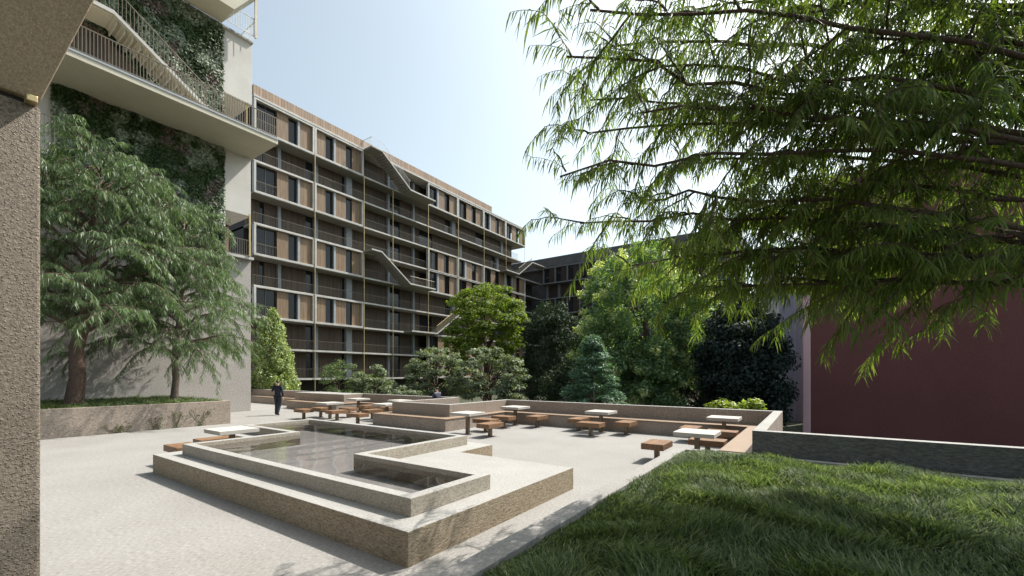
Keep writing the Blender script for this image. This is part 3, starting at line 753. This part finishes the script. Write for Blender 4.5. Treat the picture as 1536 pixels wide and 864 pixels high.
def weeping(name, label, base, trunk_pts, trunk_r, limbs, leafm, barkm, sub_n=13, sub_len=1.3, twig_step=.22, twig_len=.5, leaf=(.24, .024), spacing=.034, limb_r=.06, t0=.25, droop=.35, vs=.3):
    t = thing(name, base, label, 'tree')
    bk = MB(); bk.tube(trunk_pts, trunk_r, 14)
    NP, ND, NS = [], [], []      # leaf nodes, tangents
    def add_nodes(pts, sp, tipfade=True):
        pts = np.asarray(pts); seg = np.diff(pts, axis=0); ln = np.linalg.norm(seg, axis=1); tot = ln.sum(); cum = np.concatenate([[0], np.cumsum(ln)])
        s = np.arange(sp * rng.uniform(.2, 1), tot, sp)
        idx = np.clip(np.searchsorted(cum, s) - 1, 0, len(seg) - 1); fr = ((s - cum[idx]) / ln[idx])[:, None]
        NP.append(pts[idx] + seg[idx] * fr); ND.append(nrm(seg[idx]))
    br = MB()
    for p0, p1, p2, rr in limbs:
        c = bez(p0, p1, p2, 15); c[1:-1] += rng.normal(0, .03, (13, 3))
        bk.tube(c, np.linspace(rr, .012, 15), 8)
        Lm = np.linalg.norm(np.diff(c, axis=0), axis=1).sum()
        add_nodes(c[9:], spacing)
        side = 1
        for s in np.linspace(t0, .99, sub_n):
            i = min(int(s * 14), 13); p = c[i] + (c[i + 1] - c[i]) * (s * 14 - i if s * 14 - i < 1 else 1); tg = nrm(c[i + 1] - c[i])
            side = -side; ang = side * rng.uniform(.45, 1.25)
            d = np.array([tg[0] * math.cos(ang) - tg[1] * math.sin(ang), tg[0] * math.sin(ang) + tg[1] * math.cos(ang), tg[2] * .6 + rng.normal(.08, vs)]); d = nrm(d)
            L = sub_len * rng.uniform(.6, 1.25) * (1.1 - .55 * s) * (1 if s > .15 else .7)
            q = np.linspace(0, 1, 8)[:, None]; pts = p + d * L * q + np.array([0, 0, -1.]) * droop * L * q ** 2 + np.cumsum(rng.normal(0, .012, (8, 3)), 0)
            br.tube(pts, np.linspace(.014, .004, 8), 5); add_nodes(pts[1:], spacing)
            nt_ = max(2, int(L / twig_step)); sd2 = 1
            for f in np.linspace(.12, .97, nt_):
                j = min(int(f * 7), 6); pp = pts[j] + (pts[j + 1] - pts[j]) * (f * 7 - j); tg2 = nrm(pts[j + 1] - pts[j]); sd2 = -sd2
                a2 = sd2 * rng.uniform(.5, 1.1); d2 = nrm(np.array([tg2[0] * math.cos(a2) - tg2[1] * math.sin(a2), tg2[0] * math.sin(a2) + tg2[1] * math.cos(a2), tg2[2] + rng.normal(.05, .2)]))
                l2 = twig_len * rng.uniform(.55, 1.2) * (1.05 - .4 * f); q2 = np.linspace(0, 1, 6)[:, None]
                pt2 = pp + d2 * l2 * q2 + np.array([0, 0, -1.]) * droop * 1.2 * l2 * q2 ** 2
                br.tube(pt2, np.linspace(.005, .002, 6), 3); add_nodes(pt2, spacing)
    P = np.concatenate(NP); T = np.concatenate(ND); P = np.repeat(P, 2, 0); T = np.repeat(T, 2, 0); n = len(P)
    sg = np.tile([1., -1.], n // 2)[:, None]
    sd = nrm(np.cross(T, np.tile([0., 0., 1.], (n, 1)) + rng.normal(0, .15, (n, 3)))) * sg
    D = .50 * T + .75 * sd + np.stack([rng.normal(0, .14, n), rng.normal(0, .14, n), rng.normal(-.72, .3, n)], 1)
    L = leaf[0] * rng.uniform(.55, 1.25, n); Wd = leaf[1] * rng.uniform(.7, 1.3, n); bend = np.abs(rng.normal(.9, .5, n))
    bk.build('trunk', barkm, t, smooth=True, fix=False)
    br.build('twigs', barkm, t, fix=False)
    quads_obj('crown', leaves6(P, D, L, Wd, bend), leafm, t)
    print(name, 'leaves', n)
    return t

fwd = np.array([-math.sin(math.radians(34.85)), math.cos(math.radians(34.85)), 0]); rgt = np.array([math.cos(math.radians(34.85)), math.sin(math.radians(34.85)), 0])
def at(px, py, d): return rgt * (px - 768) / 652 * d + fwd * d + np.array([0, 0, 2.1 - (py - 560) / 652 * d])

FT = np.array([4.5, 8.0, 0.4])
ftr = [tuple(FT), (4.45, 7.95, 1.2), (4.4, 7.9, 2.2), (4.35, 7.85, 3.4), (4.45, 7.8, 5.0), (4.55, 7.7, 7.0)]
limbs = []
TIPS = [(840, 265, 4.9, 2.7), (850, 85, 4.3, 3.2), (885, 15, 3.9, 3.5), (870, 335, 5.4, 2.4), (940, 400, 5.9, 2.3), (1015, 440, 5.6, 2.2),
        (985, 100, 4.4, 3.2), (1110, 430, 5.0, 2.2), (1215, 385, 4.6, 2.3), (1010, 250, 5.6, 2.8), (1120, 310, 5.0, 2.5), (1350, 350, 4.2, 2.5),
        (1270, 60, 4.1, 3.4), (1120, -60, 4.3, 4.0), (1380, -60, 3.9, 3.9), (1440, 150, 4.4, 3.0), (1090, 390, 6.0, 2.3), (1180, 190, 4.3, 2.9),
        (960, -40, 4.0, 4.0), (1240, -20, 5.3, 3.9), (1490, 40, 4.7, 3.4), 
        (880, 200, 5.2, 2.9), (1040, 15, 4.9, 3.6),
        (915, 70, 5.0, 3.4), (960, 170, 4.4, 3.0), (885, 150, 5.4, 3.2), (1400, 110, 4.5, 3.3),
        (1500, 250, 4.4, 2.7), (1075, 165, 5.2, 3.1), (960, 300, 5.0, 2.6), (1060, 330, 5.6, 2.5), 
        (1200, 20, 4.6, 3.8), (1010, 385, 5.2, 2.3), ]
for px, py, d, zs0 in TIPS:
    tip = at(px, py, d * 1.17); p0 = np.array([4.38, 7.85, 2.1 + (zs0 - 2.1) * 1.2 + .25]); mid = p0 * .45 + tip * .55; mid[2] = max(p0[2], tip[2]) * .5 + mid[2] * .5 + rng.uniform(.0, .7); mid[:2] += rng.normal(0, .35, 2)
    limbs.append((p0, mid, tip, .038))
limbs.append((np.array([4.38, 7.85, 2.35]), at(1400, 372, 5.6), at(1150, 300, 6.2), .10))
limbs.append((np.array([4.38, 7.85, 2.45]), at(1420, 330, 6.2), at(1230, 370, 6.8), .07))
weeping('weeping_tree', 'large overhanging tree with long narrow drooping leaves, its branches filling the upper right', tuple(FT), ftr, [.26, .22, .19, .16, .11, .04], limbs, M['weep'], M['bark'],
        12, 1.3, .20, .50, (.215, .0175), .038, t0=.45, droop=.24, vs=.45)

def left_tree(label, base, top, hs, reach, n, seed, asym=(0, 0)):
    r0 = random.Random(seed); lim = []
    b = np.array(base)
    tr = [b + (np.array(top) - b) * f + np.array([r0.uniform(-.12, .12), r0.uniform(-.12, .12), 0]) * (f > 0) for f in np.linspace(0, 1, 9)]
    for i in range(n):
        f = (i + .5) / n; z = hs + (top[2] - hs) * f ** 1.1; fz = (z - b[2]) / (top[2] - b[2]); j = min(int(fz * 8), 7); p0 = tr[j] + (tr[j + 1] - tr[j]) * (fz * 8 - j)
        az = i * 2.399 + r0.uniform(-.4, .4); R = reach * (1.0 - .62 * f ** 1.3) * r0.uniform(.75, 1.15)
        dirv = np.array([math.cos(az) + asym[0], math.sin(az) + asym[1], 0]); 
        tip = p0 + dirv * R + np.array([0, 0, R * (.02 + .55 * f) + r0.uniform(-.7, .7)])
        tip[0] = max(tip[0], -25.6 if tip[1] < 11.9 else -30)
        mid = p0 + dirv * R * .5 + np.array([0, 0, R * (.38 + .35 * f)])
        mid[0] = max(mid[0], -25.7)
        lim.append((p0, mid, tip, .07 * (1 - .5 * f)))
    return tr, lim
tr, lim = left_tree('', (-21.8, 3.8, .85), (-22.3, 4.6, 9.6), 3.3, 4.4, 40, 3)
weeping('weeping_tree', 'taller weeping tree with thick dark trunk in the left planter', (-21.8, 3.8, .85), tr, [.29, .235, .21, .185, .16, .13, .10, .06, .02], lim, M['weep2'], M['bark'],
        12, 1.55, .25, .62, (.25, .018), .041, t0=.16, vs=.45)
tr, lim = left_tree('', (-22.85, 7.1, .85), (-22.6, 7.5, 8.8), 2.5, 3.4, 32, 8, (0.0, .02))
weeping('weeping_tree', 'smaller weeping tree with slim pale trunk at the right end of the left planter', (-22.85, 7.1, .85), tr, [.15, .13, .12, .11, .095, .08, .065, .045, .02], lim, M['weep2'], M['bark2'],
        12, 1.5, .25, .6, (.24, .017), .041, t0=.16, vs=.45)

def cluster_tree(name, label, base, h, trunk_r, centers, crad, per, size, m, flat=1.0, out=1.0, up=.5, group=None, extra=None, z0=0.0, cat='tree', asp=.55):
    t = thing(name, base, label, cat, group); b = np.array(base)
    bk = MB()
    tp_ = b + np.array([0, 0, h * .8]); bk.tube([b, b * .5 + tp_ * .5 + np.array([.06 * h * .1, 0, 0]), tp_], [trunk_r, trunk_r * .7, trunk_r * .25], 9)
    cc = np.asarray(centers); sel = rng.permutation(len(cc))[:min(26, len(cc))]
    for i in sel:
        zz = min(max(b[2] + .15 * h, cc[i][2] - .25 * h), b[2] + h * .75); p0 = np.array([b[0], b[1], zz]); mid = p0 * .5 + cc[i] * .5 + np.array([0, 0, .04 * h])
        bk.tube([p0, mid, cc[i]], [trunk_r * .4, trunk_r * .2, .01], 5)
    bk.build('trunk', M['bark'], t, smooth=True, fix=False)
    def leaves(sel_c, rad, per_, size_, m_, nm):
        k = len(sel_c); n = k * per_; C = np.repeat(sel_c, per_, 0)
        dv = nrm(rng.normal(0, 1, (n, 3))); rr = rng.uniform(.15, 1, n) ** .6
        R = np.repeat(np.atleast_1d(rad) * np.ones(k), per_)
        off = dv * (rr * R)[:, None]; off[:, 2] *= flat; off[:, 2] -= .25 * (1 - flat) * (np.linalg.norm(off[:, :2], axis=1)) ** 1.5
        P = C + off; Nn = nrm(dv * out + np.array([0, 0, up]) + rng.normal(0, .45, (n, 3)))
        return quads_obj(nm, cards4(P, Nn, size_ * rng.uniform(.6, 1.3, n), asp), m_, t, 4, False)
    leaves(cc, crad, per, size, m, 'crown')
    if extra:
        ex_m, frac, ex_per, ex_size, zmin, nm = extra
        s_ = cc[(rng.uniform(0, 1, len(cc)) < frac) & (cc[:, 2] > zmin)]
        if len(s_): leaves(s_ + nrm(s_ - cc.mean(0)) * crad * .75, crad * .6, ex_per, ex_size, ex_m, nm)
    return t
def ell(c, r, n, hollow=.55, zcut=-1):
    d = nrm(rng.normal(0, 1, (n, 3))); d = d[d[:, 2] > zcut]; q = (hollow + (1 - hollow) * rng.uniform(0, 1, len(d)) ** .7)[:, None]
    return np.array(c) + d * q * np.array(r)
def cone(c, r, h, n, p=1.0):
    f = rng.uniform(0, 1, n) ** 1.25; a = rng.uniform(0, 2 * math.pi, n); rr = r * (1 - f) ** p * (.45 + .55 * rng.uniform(0, 1, n) ** .5) + .05
    return np.stack([c[0] + np.cos(a) * rr, c[1] + np.sin(a) * rr, c[2] + f * h], 1)

G = -1.3
c = np.concatenate([cone((-34.6, 17.0, 1.0), 1.75, 5.7, 150, .6), ell((-34.6, 17.0, 1.6), (1.3, 1.3, 1.3), 40, .5)]); cluster_tree('columnar_tree', 'bright yellow green columnar tree between the tower corner and the block', (-34.6, 17.0, G), 5.6, .14, c, .38, 110, .17, M['column_l'], 1.5, 1, .6)
c = ell((-26.6, 17.6, 1.2), (1.7, 1.5, 1.9), 70, .3); cluster_tree('airy_shrub', 'light ferny green shrub behind the left upstand block', (-26.6, 17.6, G), 3.4, .07, c, .42, 60, .20, M['fern'], .5, .6, .8, cat='shrub', asp=.3)
c = ell((-22.8, 17.6, 0.95), (1.75, 1.3, 1.6), 85, .55, -.3); cluster_tree('silvery_shrub', 'rounded silvery shrub behind the alcove wall, right of the ferny shrub', (-22.8, 17.6, G), 3.2, .09, c, .42, 120, .16, M['silver'], .45, .8, .8, 'layered silvery shrubs beyond the terrace', cat='shrub')
c = ell((-19.5, 17.2, 0.65), (0.9, .7, .7), 26, .5, -.3); cluster_tree('silvery_shrub', 'smallest silvery shrub, just above the alcove wall left of the seated man', (-19.5, 17.2, G), 2.0, .05, c, .32, 110, .15, M['silver'], .5, .8, .8, 'layered silvery shrubs beyond the terrace', cat='shrub')
c = ell((-20.0, 20.2, 1.5), (2.15, 1.7, 2.4), 120, .6, -.4); cluster_tree('silvery_shrub', 'tall silvery layered shrub directly behind the seated man', (-20.0, 20.2, G), 5, .13, c, .50, 135, .17, M['silver'], .38, .8, .9, 'layered silvery shrubs beyond the terrace', cat='shrub')
c = ell((-15.8, 20.4, 1.4), (2.5, 1.7, 2.3), 135, .6, -.4); cluster_tree('silvery_shrub', 'broadest silvery layered shrub, right of the seated man and below the lime maple', (-15.8, 20.4, G), 5, .13, c, .50, 135, .17, M['silver'], .38, .8, .9, 'layered silvery shrubs beyond the terrace', cat='shrub')
c = ell((-23.6, 29.8, 6.0), (3.6, 3.4, 4.6), 210, .6, -.75); cluster_tree('maple_tree', 'lime green maple in front of the long apartment block', (-23.6, 29.8, G), 10, .24, c, .72, 130, .25, M['maple'], .42, .7, .9)
c = ell((-17.8, 31.5, 2.9), (2.7, 2.4, 5.2), 220, .6); cluster_tree('dark_yew', 'tall dark yew between the lime maple and the large broadleaf tree', (-17.8, 31.5, G), 8.6, .22, c, .65, 120, .20, M['yew'], .9, 1, .3)
c = np.concatenate([ell((-9.0, 26.7, 5.8), (3.4, 3.0, 4.4), 190, .55), ell((-6.4, 27.2, 4.0), (2.5, 2.3, 3.6), 80, .5), ell((-10.6, 26.0, 3.4), (2.4, 2.2, 3.0), 70, .5), ell((-7.8, 25.2, 2.0), (2.6, 1.8, 2.6), 70, .4)])
cluster_tree('broadleaf_tree', 'large broadleaf tree with pale new leaves at its tips, centre of the garden', (-8.6, 26.8, G), 10.5, .30, c, .62, 125, .21, M['big'], .85, 1, .5, None, (M['blossom'], .5, 70, .18, 0.8, 'young_leaves'))
c = cone((-8.9, 19.6, -1.0), 2.2, 4.9, 230, .85); cluster_tree('cedar_tree', 'blue green pyramidal cedar in front of the large broadleaf tree', (-8.9, 19.6, G), 5.0, .14, c, .42, 115, .17, M['spruce'], .3, .5, .9, None, None, 0, 'tree', .3)
c = ell((-3.15, 25.6, 1.9), (2.15, 2.2, 4.3), 240, .5); cluster_tree('dark_holm_oak', 'near black evergreen tree left of the red building', (-3.15, 25.8, G), 7, .22, c, .62, 190, .20, M['nightleaf'], .9, 1, .3)
c = ell((-6.2, 31.0, 2.0), (3.0, 2.6, 4.4), 160, .6); cluster_tree('dark_holm_oak', 'dark evergreen tree in the gap behind the broadleaf tree and the near black tree', (-6.2, 31, G), 7, .22, c, .7, 100, .22, M['yew'], .9, 1, .3)
c = ell((-13.5, 27.0, 0.8), (2.4, 2.0, 2.6), 110, .5); cluster_tree('dark_yew', 'low dark yew in the gap between the silvery shrub and the cedar', (-13.5, 27.0, G), 4.5, .16, c, .6, 110, .19, M['yew'], .9, 1, .3)
c = ell((-2.45, 18.6, 0.68), (1.05, .5, .55), 34, .3); cluster_tree('lime_shrub', 'small bright lime green shrub peeping over the far parapet near its right end', (-2.4, 18.6, G), 1.9, .04, c, .26, 70, .15, M['bright'], .8, .8, .8, cat='shrub')

# ------------------------------------------------------------------ people
def skinned(name, m, parent, verts, edges, radii, loc=(0, 0, 0), sub=2, root=0):
    me = bpy.data.meshes.new(name); me.from_pydata(verts, edges, []); me.materials.append(m)
    o = bpy.data.objects.new(name, me); COL.objects.link(o)
    sk = o.modifiers.new('skin', 'SKIN'); sk.use_smooth_shade = True
    if not me.skin_vertices: me.skin_vertices.new(name='')
    for i, r in enumerate(radii):
        sv = me.skin_vertices[0].data[i]; sv.radius = r if hasattr(r, '__len__') else (r, r); sv.use_root = (i == root)
    ss = o.modifiers.new('subdiv', 'SUBSURF'); ss.levels = sub; ss.render_levels = sub
    if parent: o.parent = parent
    else: o.location = loc
    return o
def person(label, loc, rz, pose, jacket, trousers):
    J = pose
    names = ['pelvis', 'spine', 'chest', 'neck', 'head', 'crown',
             'sL', 'eL', 'wL', 'hL', 'sR', 'eR', 'wR', 'hR', 'hipL', 'kL', 'aL', 'tL', 'hipR', 'kR', 'aR', 'tR']
    rad = {'pelvis': (.13, .10), 'spine': (.125, .09), 'chest': (.15, .105), 'neck': .052, 'head': (.078, .092), 'crown': (.07, .08),
           'sL': .056, 'eL': .042, 'wL': .030, 'hL': .036, 'sR': .056, 'eR': .042, 'wR': .030, 'hR': .036,
           'hipL': .085, 'kL': .058, 'aL': .04, 'tL': .035, 'hipR': .085, 'kR': .058, 'aR': .04, 'tR': .035}
    E = [('pelvis', 'spine'), ('spine', 'chest'), ('chest', 'neck'), ('neck', 'head'), ('head', 'crown'), ('chest', 'sL'), ('sL', 'eL'), ('eL', 'wL'), ('wL', 'hL'),
         ('chest', 'sR'), ('sR', 'eR'), ('eR', 'wR'), ('wR', 'hR'), ('pelvis', 'hipL'), ('hipL', 'kL'), ('kL', 'aL'), ('aL', 'tL'), ('pelvis', 'hipR'), ('hipR', 'kR'), ('kR', 'aR'), ('aR', 'tR')]
    vs = [J[n] for n in names]; idx = {n: i for i, n in enumerate(names)}
    # fingers: five short chains at each hand
    clothed = ('pelvis', 'spine', 'chest', 'sL', 'eL', 'sR', 'eR', 'hipL', 'kL', 'hipR', 'kR')
    rl = [(tuple(q * .72 for q in rad[n]) if hasattr(rad[n], '__len__') else rad[n] * .72) if n in clothed else rad[n] for n in names]; es = [(idx[a], idx[b]) for a, b in E]
    for s in 'LR':
        w = Vector(J['w' + s]); hnd = Vector(J['h' + s]); d = (hnd - w).normalized(); sidev = d.cross(Vector((1, 0, 0))).normalized()
        for q in range(4):
            a = hnd + d * .02 + sidev * (.02 * (q - 1.5)); ti = hnd + d * (.085 - .008 * abs(q - 1.3)) + sidev * (.022 * (q - 1.5)); i0 = len(vs)
            vs += [tuple(a), tuple(ti)]; rl += [.010, .008]; es += [(idx['h' + s], i0), (i0, i0 + 1)]
        a = w + d * .03 + sidev * .035; ti = w + d * .075 + sidev * .06; i0 = len(vs); vs += [tuple(a), tuple(ti)]; rl += [.012, .009]; es += [(idx['w' + s], i0), (i0, i0 + 1)]
    body = skinned('person', M['skin'], None, vs, es, rl, loc); body.rotation_euler = (0, 0, rz); tag(body, label, 'person')
    def sub(nm, m, keys, edges, grow, extra=None):
        v2 = [J[k_] for k_ in keys]; id2 = {k_: i for i, k_ in enumerate(keys)}
        r2 = []
        for k_ in keys:
            r = rad[k_]; r = r if hasattr(r, '__len__') else (r, r); r2.append((r[0] * grow.get(k_, 1.16) + .008, r[1] * grow.get(k_, 1.16) + .008))
        e2 = [(id2[a], id2[b]) for a, b in edges]
        if extra and J['pelvis'][2] > .9:
            v2.append((0, 0, .82)); r2.append((.165, .13)); e2.append((id2['pelvis'], len(v2) - 1))
        if nm == 'trousers':
            for s_ in 'LR':
                a_ = Vector(J['a' + s_]); v2.append(tuple(a_ - Vector((0, 0, .06)))); r2.append((.062, .066)); e2.append((id2['a' + s_], len(v2) - 1))
        if extra:
            v2.append(tuple(Vector(J['chest']) * .3 + Vector(J['neck']) * .7)); r2.append((.078, .075)); e2.append((id2['chest'], len(v2) - 1))
        return skinned(nm, m, body, v2, e2, r2)
    sub('jacket', jacket, ['pelvis', 'spine', 'chest', 'sL', 'eL', 'wL', 'sR', 'eR', 'wR'], [('pelvis', 'spine'), ('spine', 'chest'), ('chest', 'sL'), ('sL', 'eL'), ('eL', 'wL'), ('chest', 'sR'), ('sR', 'eR'), ('eR', 'wR')], {'wL': 1.1, 'wR': 1.1, 'pelvis': 1.2}, True)
    sub('trousers', trousers, ['pelvis', 'hipL', 'kL', 'aL', 'hipR', 'kR', 'aR'], [('pelvis', 'hipL'), ('hipL', 'kL'), ('kL', 'aL'), ('pelvis', 'hipR'), ('hipR', 'kR'), ('kR', 'aR')], {'aL': 1.45, 'aR': 1.45, 'kL': 1.25, 'kR': 1.25, 'pelvis': 1.02})
    for s in 'LR':
        a = Vector(J['a' + s]); t_ = Vector(J['t' + s]); skinned('shoe', M['shoe'], body, [tuple(a - (t_ - a) * .25 - Vector((0, 0, .04))), tuple(t_ - Vector((0, 0, .005)))], [(0, 1)], [(.052, .05), (.046, .035)])
    hd = Vector(J['head']); cr = Vector(J['crown']); bk_ = Vector((0, -.022, .0))
    skinned('hair', M['hair'], body, [tuple(hd + Vector((0, -.045, -.03))), tuple(cr + bk_ + Vector((0, 0, .015)))], [(0, 1)], [(.105, .105), (.100, .112)])
    fw = Vector((0, 1, 0)); f0 = hd + Vector((0, .085, .0))
    skinned('nose', M['skin'], body, [tuple(f0 + Vector((0, 0, .03))), tuple(f0 + Vector((0, .022, -.005)))], [(0, 1)], [.010, .014])
    for s in (-1, 1):
        MBe = MB(); MBe.tube([(s * .032, hd.y + .078, hd.z + .03), (s * .032, hd.y + .090, hd.z + .03)], .010, 8); MBe.build('eye', M['hair'], body)
        skinned('ear', M['skin'], body, [(s * .082, hd.y - .005, hd.z - .02), (s * .090, hd.y - .01, hd.z + .025)], [(0, 1)], [.014, .017])
    MB().box(-.022, .022, hd.y + .083, hd.y + .090, hd.z - .048, hd.z - .040).build('mouth', M['maroon'], body)
    return body
# facing local +Y; standing height 1.82
STAND = {'pelvis': (0, 0, .98), 'spine': (0, .0, 1.15), 'chest': (0, .0, 1.36), 'neck': (0, .01, 1.53), 'head': (0, .03, 1.64), 'crown': (0, .025, 1.73),
         'sL': (-.19, 0, 1.44), 'eL': (-.31, .03, 1.19), 'wL': (-.20, .14, 1.40), 'hL': (-.13, .11, 1.52), 'sR': (.19, 0, 1.44), 'eR': (.26, -.03, 1.15), 'wR': (.27, .02, .91), 'hR': (.265, .04, .83),
         'hipL': (-.095, 0, .92), 'kL': (-.10, .07, .50), 'aL': (-.10, .03, .09), 'tL': (-.12, .17, .035), 'hipR': (.095, 0, .92), 'kR': (.095, .01, .50), 'aR': (.09, -.17, .10), 'tR': (.11, -.04, .035)}
p1_ = person('man in a dark navy suit walking away with a hand raised to his ear', (-22.15, 11.2, 0), math.radians(33), STAND, M['suit'], M['suit'])
MB().box(-.125, -.11, .07, .15, 1.55, 1.69).build('phone', M['lcd'], p1_)
SIT = {'pelvis': (0, 0, .56), 'spine': (0, .0, .75), 'chest': (0, .02, .98), 'neck': (0, .04, 1.15), 'head': (0, .06, 1.27), 'crown': (0, .055, 1.36),
       'sL': (-.19, .02, 1.06), 'eL': (-.24, .08, .80), 'wL': (-.17, .28, .72), 'hL': (-.15, .36, .70), 'sR': (.19, .02, 1.06), 'eR': (.24, .08, .80), 'wR': (.17, .28, .72), 'hR': (.15, .36, .70),
       'hipL': (-.10, .03, .55), 'kL': (-.11, .44, .53), 'aL': (-.11, .42, .10), 'tL': (-.12, .56, .035), 'hipR': (.10, .03, .55), 'kR': (.11, .44, .53), 'aR': (.11, .42, .10), 'tR': (.12, .56, .035)}
person('man in a grey jacket seated on the alcove bench, seen in profile over the wall', (-15.2, 15.42, 0.06), math.radians(90), SIT, M['suit2'], M['suit'])
